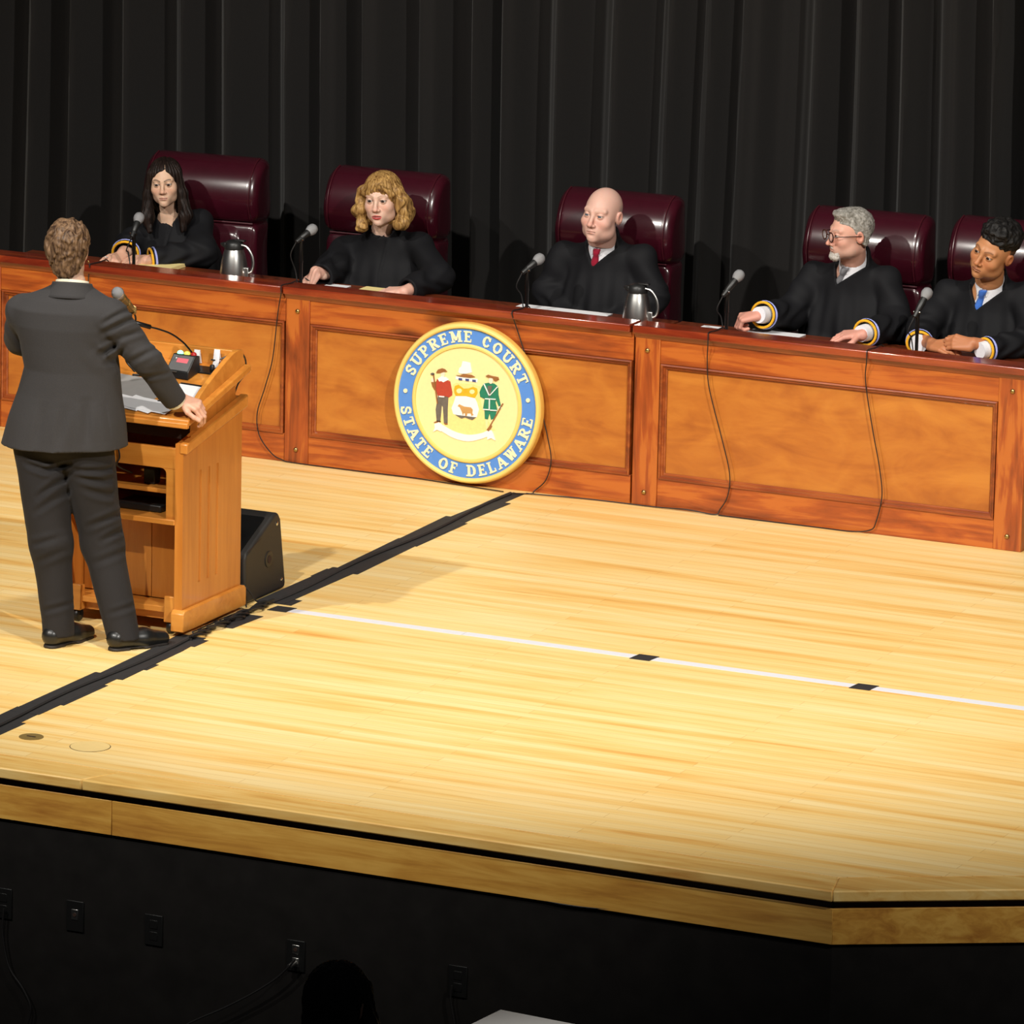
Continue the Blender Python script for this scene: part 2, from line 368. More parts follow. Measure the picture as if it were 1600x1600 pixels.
# ------------------------------------------------------------------ the setting
R = random.Random(4)
FY = -5.145                                   # stage front edge
CX = 4.628                                    # corner where the edge turns
FA = math.atan2(-4.792+5.137, 5.197-4.628)    # angle of the turned edge
FL = 3.2
fx, fy = CX+FL*math.cos(FA), FY+FL*math.sin(FA)
EB = 0.17                                     # edge board depth
inx, iny = CX-EB*math.tan(FA/2), FY+EB
f2x, f2y = fx-EB*math.sin(FA), fy+EB*math.cos(FA)
floor = struct(obj('floor', MB().prism([(-6, iny), (inx, iny), (f2x, f2y), (f2x+1, f2y), (f2x+1, 3.2), (-6, 3.2)], 2, -0.04, 0.0), 'maple_floor'))
def edge_pieces():
    a, b = 1.715, 1.80
    # top edge boards (nosing)
    for k, poly in enumerate(([(-6, FY), (a-0.03, FY), (a+0.045, iny), (-6, iny)],
                              [(a-0.028, FY), (CX, FY), (inx, iny), (a+0.047, iny)],
                              [(CX, FY), (fx, fy), (f2x, f2y), (inx, iny)])):
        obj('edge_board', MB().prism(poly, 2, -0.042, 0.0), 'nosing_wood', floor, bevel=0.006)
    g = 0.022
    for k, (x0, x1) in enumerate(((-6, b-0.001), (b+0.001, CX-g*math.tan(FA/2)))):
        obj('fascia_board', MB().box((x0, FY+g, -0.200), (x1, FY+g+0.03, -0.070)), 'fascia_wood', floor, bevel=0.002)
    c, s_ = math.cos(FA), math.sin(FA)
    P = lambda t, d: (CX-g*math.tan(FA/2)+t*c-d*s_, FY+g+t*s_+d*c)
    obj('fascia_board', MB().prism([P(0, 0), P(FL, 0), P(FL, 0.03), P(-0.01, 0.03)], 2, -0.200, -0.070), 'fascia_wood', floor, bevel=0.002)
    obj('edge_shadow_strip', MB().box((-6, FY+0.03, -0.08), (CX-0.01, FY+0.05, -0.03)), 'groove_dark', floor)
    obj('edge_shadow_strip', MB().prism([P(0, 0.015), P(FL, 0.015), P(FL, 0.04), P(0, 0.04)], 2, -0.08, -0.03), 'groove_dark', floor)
edge_pieces()
gw = 0.034
wx = CX-gw*math.tan(FA/2); c_, s_ = math.cos(FA), math.sin(FA)
struct(obj('wall_front', MB().prism([(-6, FY+gw), (wx, FY+gw), (wx+FL*c_, FY+gw+FL*s_), (wx+FL*c_-0.1*s_, FY+gw+FL*s_+0.1*c_), (wx, FY+gw+0.12), (-6, FY+gw+0.12)], 2, -1.15, -0.19), 'black_wall'))
struct(obj('floor_pit', MB().box((-8, -16, -1.2), (12, FY+0.1, -1.15)), 'pit_carpet'))
struct(obj('wall_back', MB().box((-6, 2.2, 0.0), (8.5, 2.3, 6.0)), 'black_wall'))

# curtain: two widths of black drape meeting behind the right half of the bench
def curtain(x0, x1, y0, seed, label):
    r = random.Random(seed)
    knots_ = []; x = x0-0.3
    while x < x1+0.3:
        wd = r.uniform(0.17, 0.30); knots_.append((x, wd, r.uniform(0.14, 0.24), r.uniform(-0.35, 0.35))); x += wd
    xs = []
    def prof(x, z):
        y = 0.0
        for (k, wd, am, sk) in knots_:
            if k-0.1 <= x <= k+wd+0.1:
                t = (x-k)/wd
                if 0 <= t < 1:
                    t2 = t**(1+sk)
                    y = -am*(0.5-0.5*math.cos(2*math.pi*t2))**1.1
                    y += 0.014*math.sin(6*math.pi*t)*math.sin(math.pi*t)
        y += 0.02*math.sin(x*2.1+seed)+0.010*math.sin(z*1.3+x*3)
        return y
    nx = int((x1-x0)/0.012); nz = 36
    def fn(u, v):
        x = x0+u*(x1-x0); z = 0.02+v*5.2
        xx = x+0.03*math.sin(z*0.7+x*1.7)*(1-v*0.3)
        return (x, y0+prof(xx, z), z)
    o = obj('stage_curtain', MB().grid(fn, nx, nz), 'curtain_cloth', smooth=True)
    o.data.polygons.foreach_set('use_smooth', [True]*len(o.data.polygons))
    s = o.modifiers.new('thick', 'SOLIDIFY'); s.thickness = 0.006
    tag(o, label, 'curtain', 'black stage drapes')
curtain(-5.5, 2.02, 1.68, 3, 'long black pleated stage curtain hanging behind the three left-hand chairs')
curtain(1.93, 7.0, 1.60, 11, 'black pleated stage curtain on the right, behind the grey-haired judge')

# ------------------------------------------------------------------ the bench, three joined units
GB = 'units of the long judges bench'
def bench_unit(xl, xr, label, end_post=False, left_post=True):
    """xl..xr is the span of the panel; its post stands left of xl"""
    p0 = xl-0.124
    e = xr+0.130 if end_post else xr+0.004
    t = thing('judges_bench', label, 'bench', ((xl+xr)/2, 0.2, 0), 0, GB)
    def post(a, b):
        q = obj('post', MB().box((a, -0.005, 0.0), (b, 0.09, 0.766)), 'bench_post', t, bevel=0.003)
        for z in (0.062, 0.69):
            obj('bolt', MB().lathe([(0.011, 0), (0.011, 0.003), (0.008, 0.008), (0.003, 0.0095)], ((a+b)/2, -0.005, z), (0, -1, 0), 14), 'brass', q, smooth=True)
    if left_post: post(p0+0.001, xl-0.005)
    if end_post: post(xr+0.002, e)
    obj('top_rail', MB().box((xl-0.005, 0.0, 0.637), (xr+0.004, 0.03, 0.766)), 'bench_rail', t, bevel=0.002)
    obj('bottom_rail', MB().box((xl-0.005, 0.0, 0.0), (xr+0.004, 0.03, 0.128)), 'bench_rail', t, bevel=0.002)
    obj('panel', MB().box((xl, 0.016, 0.12), (xr, 0.03, 0.645)), 'bench_panel', t)
    m = 0.026; z0, z1 = 0.128, 0.637
    def mould(a, b, n):
        # stepped moulding strip from a to b; n points into the panel
        a = Vector(a); b = Vector(b); n = Vector(n); d = (b-a).normalized()
        prof = [(0.0, 0.016), (0.0, -0.008), (0.006, -0.010), (0.010, -0.006), (0.012, 0.000), (0.018, 0.000), (0.021, 0.006), (m, 0.010), (m, 0.016)]
        k = len(prof); v = []
        for base, sgn in ((a, 1), (b, -1)):
            for (w_, y) in prof: v.append(base+n*w_+d*(sgn*w_)+Vector((0, y, 0)))
        f = [tuple(range(k)), tuple(range(k, 2*k))[::-1]]+[(i, (i+1) % k, k+(i+1) % k, k+i) for i in range(k)]
        obj('moulding', MB().add(v, f), 'bench_moulding', t)
    mould((xl, 0, z1), (xr, 0, z1), (0, 0, -1)); mould((xr, 0, z1), (xr, 0, z0), (-1, 0, 0))
    mould((xr, 0, z0), (xl, 0, z0), (0, 0, 1)); mould((xl, 0, z0), (xl, 0, z1), (1, 0, 0))
    cx0 = p0 if left_post else xl
    cx1 = (e+0.02) if end_post else xr-0.002
    obj('cove_moulding', MB().prism([(-0.022, 0.766), (-0.005, 0.742), (0.004, 0.742), (0.004, 0.766)], 0, cx0, min(cx1, e)), 'bench_moulding', t)
    obj('counter_ledge', MB().box((cx0-0.002, -0.034, 0.766), (cx1, 0.092, 0.800)), 'bench_counter', t, bevel=0.005, seg=3)
    obj('desk_surface', MB().box((cx0, 0.092, 0.70), (min(cx1, e), 0.50, 0.728)), 'desk_wood', t, bevel=0.003)
    if end_post: obj('end_panel', MB().box((e-0.03, 0.09, 0.0), (e, 0.49, 0.766)), 'bench_post', t, bevel=0.002)
    return t
bench_unit(-1.563, -0.124, 'stained pine bench unit partly hidden by the speaker in the grey suit')
bench_unit(0.006, 1.565, 'middle stained pine bench unit carrying the round court seal')
bench_unit(1.702, 3.255, 'right-hand stained pine bench unit with two thin cables hanging down its bare panel', True)

# ------------------------------------------------------------------ floor marks
def tape_strip():
    t = thing('gaffer_tape', 'black gaffer tape line running across the stage from bench to front edge', 'tape', (1.05, -2.5, 0))
    y = -5.13; k = 0
    spans = [(-5.13, -4.35), (-4.42, -3.75), (-3.80, -3.27), (-3.30, -3.05), (-2.86, -2.62), (-2.40, -1.72), (-1.78, -1.1), (-1.15, -0.62), (-0.68, -0.26), (-0.28, -0.06)]
    for i, (a, b) in enumerate(spans):
        cx = 1.05+R.uniform(-0.012, 0.012); hw = 0.062 if i < 8 else (0.05 if i == 8 else 0.03); sk = R.uniform(-0.012, 0.012)
        z = 0.0012+0.0007*(i % 3)
        obj('tape_piece', MB().hexa([(cx-hw-sk, a, 0.0002), (cx+hw-sk, a+R.uniform(-.02, .02), 0.0002), (cx+hw+sk, b, 0.0002), (cx-hw+sk, b+R.uniform(-.02, .02), 0.0002),
                                     (cx-hw-sk, a, z), (cx+hw-sk, a, z), (cx+hw+sk, b, z), (cx-hw+sk, b, z)]), 'gaffer_tape', t)
    # narrow side laps that stick out
    for (x0, x1, a, b) in ((1.09, 1.122, -4.9, -4.55), (1.09, 1.118, -4.25, -3.9), (1.10, 1.135, -3.62, -3.52), (1.09, 1.122, -3.2, -3.08), (0.975, 1.0, -1.9, -1.75), (1.10, 1.122, -1.2, -0.7), (1.04, 1.14, -2.40, -2.30)):
        obj('tape_piece', MB().box((x0, a, 0.0002), (x1, b, 0.0011)), 'gaffer_tape', t)
    cab = [(1.05+0.012*math.sin(y*5), y, 0.007) for y in np.linspace(-5.0, -0.1, 60)]
    obj('covered_cable', MB().tube(cab, 0.0075, 6), 'gaffer_tape', t, smooth=True)
tape_strip()
def white_strip():
    t = thing('white_tape', 'long white tape line along the stage floor with black tape squares', 'tape', (2.7, -2.47, 0))
    for a, b, y in ((1.15, 1.948, -2.474), (1.950, 2.74, -2.470), (2.742, 3.67, -2.472), (3.672, 4.6, -2.470), (4.602, 5.6, -2.472)):
        obj('tape_piece', MB().box((a, y-0.027, 0.0002), (b, y+0.027, 0.0010)), 'white_tape', t)
    for x in (1.135, 2.735, 3.665):
        q = [(x-.047, -2.514), (x+.038, -2.512), (x+.046, -2.428), (x-.040, -2.430)]
        obj('tape_square', MB().hexa([(*p, .0002) for p in q]+[(*p, .0018) for p in q]), 'gaffer_tape', t)
white_strip()
d1 = thing('floor_plate', 'small round bronze floor plate set in the stage boards', 'floor plate', (1.236, -4.713, 0))
obj('disc', MB().lathe([(0.046, 0), (0.046, 0.002), (0.042, 0.003), (0.036, 0.002), (0.02, 0.002)], (1.236, -4.713, 0.0002), n=28), 'bronze_disc', d1, smooth=True)
obj('screw', MB().box((1.218, -4.717, 0.002), (1.254, -4.709, 0.0035)), 'groove_dark', d1)
d2 = thing('floor_plug', 'round pale wooden plug let into the stage boards', 'floor plug', (1.492, -4.725, 0))
obj('disc', MB().lathe([(0.074, 0), (0.074, 0.0012)], (1.492, -4.725, 0.0002), n=36), 'plug_wood', d2)
obj('joint_ring', MB().lathe([(0.0765, 0), (0.0765, 0.0004), (0.07, 0.0004)], (1.492, -4.725, 0.0002), n=36), 'groove_dark', d2)

# ------------------------------------------------------------------ the seal
sc = at(729, 631, 1, -0.05)
SX, SZ = float(sc[0]), 0.372
seal = thing('court_seal', 'round blue and gold state court seal hung on the bench front', 'seal', (SX, -0.03, 0.012))
SF = -0.052
def ring(name, r0, r1, ya, yb, mat, n=96):
    """flat ring facing the hall, from radius r0 to r1, between depths ya (front) and yb"""
    mb = MB(); v = []; f = []
    for k in range(n):
        a = 2*math.pi*k/n; c, s = math.cos(a), math.sin(a)
        for r, y in ((r0, yb), (r0, ya), (r1, ya), (r1, yb)): v.append((SX+r*c, y, SZ+r*s))
    for k in range(n):
        j = (k+1) % n
        for q in range(4): f.append((k*4+q, j*4+q, j*4+(q+1) % 4, k*4+(q+1) % 4))
    return obj(name, mb.add(v, f), mat, seal, bevel=0.0)
def disc(name, r, ya, yb, mat, cx=0, cz=0, n=72):
    return obj(name, MB().lathe([(r, 0), (r, yb-ya)], (SX+cx, yb, SZ+cz), (0, -1, 0), n), mat, seal)
obj('back_disc', MB().lathe([(0.352, 0.0), (0.360, 0.005), (0.360, 0.0235), (0.354, 0.0335)], (SX, -0.0125, SZ), (0, -1, 0), 96), 'seal_rim_dark', seal, smooth=True)
obj('outer_rim', MB().add(*(lambda n: ([(SX+r*math.cos(2*math.pi*k/n), y, SZ+r*math.sin(2*math.pi*k/n)) for k in range(n) for r, y in ((0.357, -0.044), (0.353, -0.055), (0.345, -0.060), (0.337, -0.057), (0.333, -0.046))],
      [(k*5+q, ((k+1) % n)*5+q, ((k+1) % n)*5+q+1, k*5+q+1) for k in range(n) for q in range(4)]))(96)), 'seal_gold', seal, smooth=True)
ring('blue_band', 0.264, 0.335, -0.0475, -0.04, 'seal_blue')
obj('inner_rim', MB().add(*(lambda n: ([(SX+r*math.cos(2*math.pi*k/n), y, SZ+r*math.sin(2*math.pi*k/n)) for k in range(n) for r, y in ((0.267, -0.044), (0.265, -0.052), (0.258, -0.055), (0.250, -0.053), (0.247, -0.044))],
      [(k*5+q, ((k+1) % n)*5+q, ((k+1) % n)*5+q+1, k*5+q+1) for k in range(n) for q in range(4)]))(96)), 'seal_gold', seal, smooth=True)
disc('centre_field', 0.252, -0.0465, -0.04, 'seal_cream')
# slab-serif letters made of strokes
GL = {}
TH, TN = 0.24, 0.15
def gl(ch, strokes, w=1.0): GL[ch] = (strokes, w)
def srf(x, y, l=0.42): return ([(x-l/2, y), (x+l/2, y)], 0.12)
b0, t1 = 0.06, 0.94
gl('S', [([(.80, .66), (.78, .82), (.62, .92), (.42, .92), (.24, .82), (.22, .66), (.36, .55), (.60, .46), (.76, .34), (.76, .18), (.60, .07), (.38, .07), (.22, .16), (.18, .34)], .20), ([(.82, .62), (.82, .95)], .09), ([(.16, .38), (.16, .05)], .09)], .92)
gl('U', [([(.24, .94), (.24, .34), (.30, .16), (.46, .07), (.60, .09), (.74, .2), (.78, .36)], .22), ([(.78, .3), (.78, .94)], TN), srf(.24, t1, .46), srf(.78, t1, .4)], 1.05)
gl('P', [([(.26, 0), (.26, 1)], TH), ([(.26, .92), (.60, .92), (.76, .84), (.80, .70), (.74, .55), (.58, .47), (.28, .47)], .16), ([(.76, .83), (.80, .70), (.76, .56)], .24), srf(.28, b0, .5), srf(.18, t1, .34)], .92)
gl('R', [([(.26, 0), (.26, 1)], TH), ([(.26, .92), (.58, .92), (.74, .84), (.77, .72), (.71, .58), (.56, .5), (.28, .5)], .16), ([(.73, .83), (.77, .72), (.73, .59)], .22), ([(.52, .48), (.70, .2), (.86, .05)], .22), srf(.26, b0, .46), srf(.18, t1, .34), srf(.86, b0, .26)], 1.02)
gl('E', [([(.26, 0), (.26, 1)], TH), ([(.2, .93), (.80, .93)], .14), ([(.26, .51), (.62, .51)], .13), ([(.2, .07), (.82, .07)], .14), ([(.80, .97), (.80, .72)], .1), ([(.62, .62), (.62, .40)], .09), ([(.82, .03), (.82, .3)], .1), srf(.2, t1, .36), srf(.2, b0, .36)], .92)
gl('M', [([(.20, 0), (.20, 1)], TN), ([(.20, .95), (.50, .18)], .22), ([(.50, .18), (.80, .95)], .14), ([(.82, 0), (.82, 1)], .22), srf(.18, b0, .36), srf(.84, b0, .4), srf(.16, t1, .3), srf(.86, t1, .3)], 1.2)
gl('C', [([(.80, .68), (.72, .84), (.54, .93), (.36, .86), (.24, .68), (.22, .5), (.24, .32), (.36, .14), (.54, .07), (.72, .14), (.82, .30)], .19), ([(.27, .7), (.23, .5), (.27, .3)], .26), ([(.82, .62), (.82, .95)], .09)], .98)
gl('O', [([(.5+.32*math.cos(a), .5+.43*math.sin(a)) for a in np.linspace(0, 2*math.pi, 21)], .18), ([(.2, .66), (.18, .5), (.2, .34)], .24), ([(.8, .66), (.82, .5), (.8, .34)], .24)], 1.06)
gl('T', [([(.5, 0), (.5, 1)], TH), ([(.12, .93), (.88, .93)], .14), ([(.12, .97), (.12, .70)], .1), ([(.88, .97), (.88, .70)], .1), srf(.5, b0, .5)], .96)
gl('A', [([(.48, .98), (.18, .03)], TN), ([(.50, .98), (.82, .03)], .25), ([(.28, .34), (.68, .34)], .12), srf(.16, b0, .36), srf(.84, b0, .38)], 1.04)
gl('F', [([(.28, 0), (.28, 1)], TH), ([(.2, .93), (.82, .93)], .14), ([(.28, .51), (.64, .51)], .13), ([(.82, .97), (.82, .70)], .1), ([(.64, .62), (.64, .40)], .09), srf(.28, b0, .5), srf(.2, t1, .34)], .88)
gl('D', [([(.26, 0), (.26, 1)], TH), ([(.2, .93), (.52, .93), (.72, .82), (.82, .62), (.82, .38), (.72, .18), (.52, .07), (.2, .07)], .15), ([(.76, .76), (.82, .5), (.76, .24)], .24), srf(.18, t1, .34), srf(.18, b0, .34)], 1.05)
gl('L', [([(.26, 0), (.26, 1)], TH), ([(.2, .07), (.80, .07)], .14), ([(.80, .03), (.80, .34)], .1), srf(.26, t1, .5), srf(.2, b0, .34)], .88)
gl('W', [([(.14, .97), (.34, .05)], .22), ([(.34, .05), (.52, .75)], .13), ([(.50, .97), (.68, .05)], .22), ([(.68, .05), (.88, .97)], .13), srf(.14, t1, .32), srf(.50, t1, .26), srf(.88, t1, .3)], 1.25)
def stroke_polys(pts, th):
    out = []
    P = [np.array(p, float) for p in pts]
    n = len(P); nr = []
    for i in range(n):
        d = P[min(i+1, n-1)]-P[max(i-1, 0)]; d = d/(np.linalg.norm(d)+1e-9); nr.append(np.array([-d[1], d[0]]))
    for i in range(n-1):
        out.append([P[i]+nr[i]*th/2, P[i]-nr[i]*th/2, P[i+1]-nr[i+1]*th/2, P[i+1]+nr[i+1]*th/2])
    return out
def put_letter(ch, ang, top_out, rad, h, arcw):
    """one raised letter centred at angle ang on the blue band"""
    st, w_ = GL[ch]; mb = MB(); a = math.radians(ang)
    er = np.array([math.cos(a), math.sin(a)]); et = np.array([-math.sin(a), math.cos(a)])
    ux, uy = (-et, er) if top_out else (et, -er)
    for pts, th in st:
        for q in stroke_polys(pts, th):
            pp = []
            for p in q:
                x = (p[0]-0.5)*arcw*w_; y = (p[1]-0.5)*h
                # bend along the ring
                pr = rad+(y if top_out else -y); pa = a+((-x if top_out else x)/rad)
                pp.append((SX+pr*math.cos(pa), SZ+pr*math.sin(pa)))
            ar = sum(pp[i][0]*pp[(i+1) % 4][1]-pp[(i+1) % 4][0]*pp[i][1] for i in range(4))
            if ar < 0: pp = pp[::-1]
            mb.prism(pp[::-1], 1, -0.0515-0.00007*(len(mb.f) // 6), -0.045)
    obj('letter', mb, 'letter_cream', seal)
def put_word(s, a0, a1, top_out):
    ws = [(GL[c][1] if c != ' ' else 0.62) for c in s]; tot = sum(ws); acc = 0
    for c, w_ in zip(s, ws):
        t = (acc+w_/2)/tot; acc += w_
        if c != ' ': put_letter(c, a0+(a1-a0)*t, top_out, 0.2995, 0.050, 0.047)
put_word('SUPREME COURT', 161, 22, True)
put_word('STATE OF DELAWARE', 187, 355, False)
for ang in (175, 9):
    a = math.radians(ang); disc('dot', 0.0095, -0.0525, -0.045, 'letter_cream', 0.2995*math.cos(a), 0.2995*math.sin(a), 16)
def sp(cx, cy):
    q = at(640+cx/8.889, 550+cy/8.889, 1, -0.049); return (float(q[0]), float(q[2]))
def relief(name, pts, mat, lev=1):
    pp = [sp(*p) for p in pts]
    ar = sum(pp[i][0]*pp[(i+1) % len(pp)][1]-pp[(i+1) % len(pp)][0]*pp[i][1] for i in range(len(pp)))
    if ar < 0: pp = pp[::-1]
    return obj(name, MB().prism(pp[::-1], 1, -0.0465-0.0016*lev, -0.045), mat, seal)
def ell(cx, cy, rx, ry, n=14): return [(cx+rx*math.cos(2*math.pi*k/n), cy+ry*math.sin(2*math.pi*k/n)) for k in range(n)]
def strip(a, b, w_):
    d = np.array(b, float)-np.array(a, float); d /= np.linalg.norm(d); n = np.array([-d[1], d[0]])*w_/2
    return [tuple(np.array(a)+n), tuple(np.array(a)-n), tuple(np.array(b)-n), tuple(np.array(b)+n)]
relief('gold_ground', [(330, 1000), (420, 930), (520, 700), (600, 450), (640, 430), (900, 450), (980, 480), (990, 700), (1040, 900), (1190, 1090), (1100, 1110), (960, 1150), (820, 1160), (680, 1130), (540, 1070)], 'seal_field', 0.4)
relief('farmer_arm', [(296, 420), (345, 425), (385, 390), (372, 520), (345, 535), (315, 485)], 'paint_brown', 1)
relief('farmer_hand', ell(322, 388, 24, 30), 'paint_skin', 2)
relief('hoe_handle', strip((330, 300), (388, 720), 12), 'paint_brown', 3)
relief('hoe_blade', ell(318, 305, 26, 16), 'paint_grey', 3)
relief('farmer_trousers', [(392, 608), (538, 628), (528, 800), (527, 992), (474, 986), (460, 765), (446, 742), (426, 970), (374, 966), (360, 800)], 'paint_grey', 1)
relief('farmer_shirt', [(378, 378), (415, 395), (470, 415), (520, 398), (562, 408), (592, 560), (590, 602), (545, 632), (508, 616), (388, 606), (365, 500)], 'paint_red', 2)
relief('farmer_belt', [(410, 606), (484, 614), (482, 630), (410, 624)], 'paint_white', 3)
relief('farmer_collar', [(393, 370), (440, 338), (502, 350), (545, 386), (510, 400), (470, 420), (440, 402), (415, 410)], 'paint_white', 3)
relief('farmer_head', ell(462, 308, 30, 42), 'paint_skin', 2)
relief('farmer_hat', [(368, 288), (398, 242), (450, 226), (492, 240), (522, 272), (485, 274), (440, 288), (400, 292)], 'paint_brown', 3)
relief('farmer_shoe', [(330, 980), (380, 955), (434, 960), (432, 978), (345, 988)], 'paint_brown', 1)
relief('farmer_shoe', [(468, 984), (527, 990), (527, 1012), (490, 1012)], 'paint_brown', 1)
relief('ship_sail', [(676, 278), (690, 222), (718, 200), (735, 128), (782, 136), (842, 150), (866, 285), (780, 302), (700, 302)], 'paint_white', 2)
relief('ship_hull', [(648, 322), (700, 326), (745, 305), (860, 318), (908, 346), (840, 356), (740, 346), (690, 337)], 'paint_brown', 3)
relief('crest_bar', [(640, 338), (944, 376), (938, 424), (638, 378)], 'paint_white', 1)
for x, y in ((705, 378), (800, 388), (895, 400)): relief('crest_mark', [(x-25, y-17), (x+25, y-12), (x+24, y+18), (x-24, y+13)], 'paint_blue', 2)
relief('shield_top', [(615, 520), (630, 470), (680, 455), (750, 510), (820, 506), (880, 484), (936, 508), (944, 570), (904, 642), (780, 614), (640, 612), (618, 565)], 'paint_orange', 1)
relief('wheat_sheaf', ell(688, 540, 38, 34), 'seal_cream', 2); relief('wheat_sheaf', ell(868, 552, 36, 32), 'seal_cream', 2)
relief('shield_field', [(640, 610), (780, 612), (904, 640), (934, 700), (962, 800), (932, 905), (780, 905), (604, 862), (580, 780), (612, 700)], 'paint_white', 1)
relief('ox', [(668, 752), (688, 724), (715, 738), (760, 758), (850, 770), (876, 800), (872, 850), (888, 872), (862, 890), (848, 852), (802, 852), (794, 888), (772, 888), (770, 850), (748, 850), (742, 884), (730, 842), (708, 792), (698, 768)], 'paint_tan', 2)
relief('shield_earth', [(635, 872), (922, 908), (870, 946), (820, 928), (770, 908), (722, 924), (690, 908)], 'paint_grey', 2)
relief('soldier_leg', [(1048, 930), (1088, 936), (1082, 1066), (1062, 1066)], 'seal_cream', 1); relief('soldier_leg', [(1122, 940), (1168, 935), (1158, 1076), (1138, 1066)], 'seal_cream', 1)
relief('soldier_breeches', [(1038, 798), (1212, 812), (1172, 932), (1128, 944), (1108, 852), (1086, 940), (1042, 932)], 'paint_green', 1)
relief('soldier_coat', [(1033, 438), (1090, 428), (1172, 438), (1228, 480), (1234, 600), (1264, 742), (1240, 760), (1202, 665), (1192, 700), (1218, 812), (1110, 800), (1018, 796), (1042, 652), (980, 622), (972, 560), (998, 490)], 'paint_green', 2)
relief('soldier_vest', [(1085, 470), (1150, 470), (1128, 560), (1108, 640), (1092, 560)], 'paint_grey', 3)
for a, b in (((1035, 440), (1108, 600)), ((1226, 480), (1118, 600)), ((1050, 648), (1200, 656)), ((1022, 794), (1110, 802)), ((1110, 802), (1112, 660)), ((1118, 806), (1216, 812))): relief('coat_piping', strip(a, b, 13), 'paint_white', 4)
relief('soldier_head', ell(1130, 396, 30, 46), 'paint_skin', 3)
relief('soldier_hair', ell(1196, 382, 30, 24), 'paint_brown', 3)
relief('soldier_hat', [(1058, 332), (1090, 316), (1150, 334), (1232, 350), (1242, 384), (1180, 366), (1100, 352)], 'paint_brown', 4)
relief('soldier_hand', ell(1252, 772, 26, 18), 'paint_skin', 3)
relief('rifle', strip((1296, 715), (1100, 1060), 14), 'paint_brown', 3)
relief('rifle_butt', [(1074, 1078), (1128, 1008), (1148, 1030), (1102, 1100)], 'paint_brown', 4)
def ribbon():
    top = bez([(400, 985, 0), (470, 1022, 0), (600, 1095, 0), (740, 1140, 0), (860, 1150, 0), (1000, 1125, 0), (1115, 1075, 0)], 6)
    bot = bez([(1120, 1160, 0), (1000, 1205, 0), (860, 1238, 0), (740, 1232, 0), (600, 1190, 0), (470, 1115, 0), (395, 1065, 0)], 6)
    relief('ribbon', [(p.x, p.y) for p in top]+[(p.x, p.y) for p in bot], 'paint_white', 2)
    relief('ribbon_tail', [(405, 975), (450, 1010), (440, 1105), (385, 1080), (328, 1108), (352, 1050), (345, 1000)], 'paint_white', 3)
    relief('ribbon_tail', [(1085, 1110), (1135, 1085), (1168, 1150), (1192, 1228), (1134, 1196), (1078, 1218)], 'paint_white', 3)
ribbon()
# ------------------------------------------------------------------ lectern
LX0, LX1, LY0, LY1 = 0.45, 1.0, -3.08, -2.58
lec = thing('lectern', 'light oak lectern on casters with fluted sides, beside the speaker', 'lectern', (0.725, -2.83, 0))
def slope(y): return 0.895+(y+3.12)/0.5*0.122       # top board height
def side_panel(x0, x1, out):
    """side board; its outer face (out = +1 right, -1 left) has three shallow flutes"""
    mb = MB(); xo = x1 if out > 0 else x0; xi = x0 if out > 0 else x1
    mb.prism([(LY0, 0.03), (LY1, 0.03), (LY1, 0.195), (LY0, 0.195)], 0, x0, x1)
    mb.prism([(LY0, 0.65), (LY1, 0.65), (LY1, 0.885), (LY0, 0.775)], 0, x0, x1)
    p = [(xi, LY0), (xo, LY0)]
    for y in (-2.935, -2.862, -2.79):
        for k in range(7):
            a = math.pi*k/6; p.append((xo-out*0.009*math.sin(a), y-0.011*math.cos(a)))
    p += [(xo, LY1), (xi, LY1)]
    if out > 0: pass
    else: p = p[::-1]
    mb.prism(p, 2, 0.195, 0.65)
    return obj('side_panel', mb, 'lectern_wood', lec)
side_panel(0.965, LX1, 1); side_panel(LX0, 0.485, -1)
for x0, x1 in ((0.96, 1.018), (0.432, 0.49)):
    obj('plinth', MB().prism([(-3.10, 0.022), (-2.56, 0.022), (-2.56, 0.095), (-2.575, 0.108), (-3.085, 0.108), (-3.10, 0.095)], 0, x0, x1), 'lectern_wood_flat', lec, bevel=0.004)
obj('plinth', MB().box((0.49, -2.60, 0.022), (0.96, -2.56, 0.108)), 'lectern_wood_flat', lec, bevel=0.004)
for x0, x1 in ((0.985, 1.020), (0.430, 0.465)):       # sloped shoulder moulding
    obj('shoulder_moulding', MB().prism([(-3.085, 0.740), (-2.565, 0.842), (-2.565, 0.892), (-3.085, 0.782)], 0, x0, x1), 'lectern_wood_flat', lec, bevel=0.006)
obj('back_panel', MB().box((0.485, -2.60, 0.03), (0.965, -2.585, 0.86)), 'lectern_wood', lec)
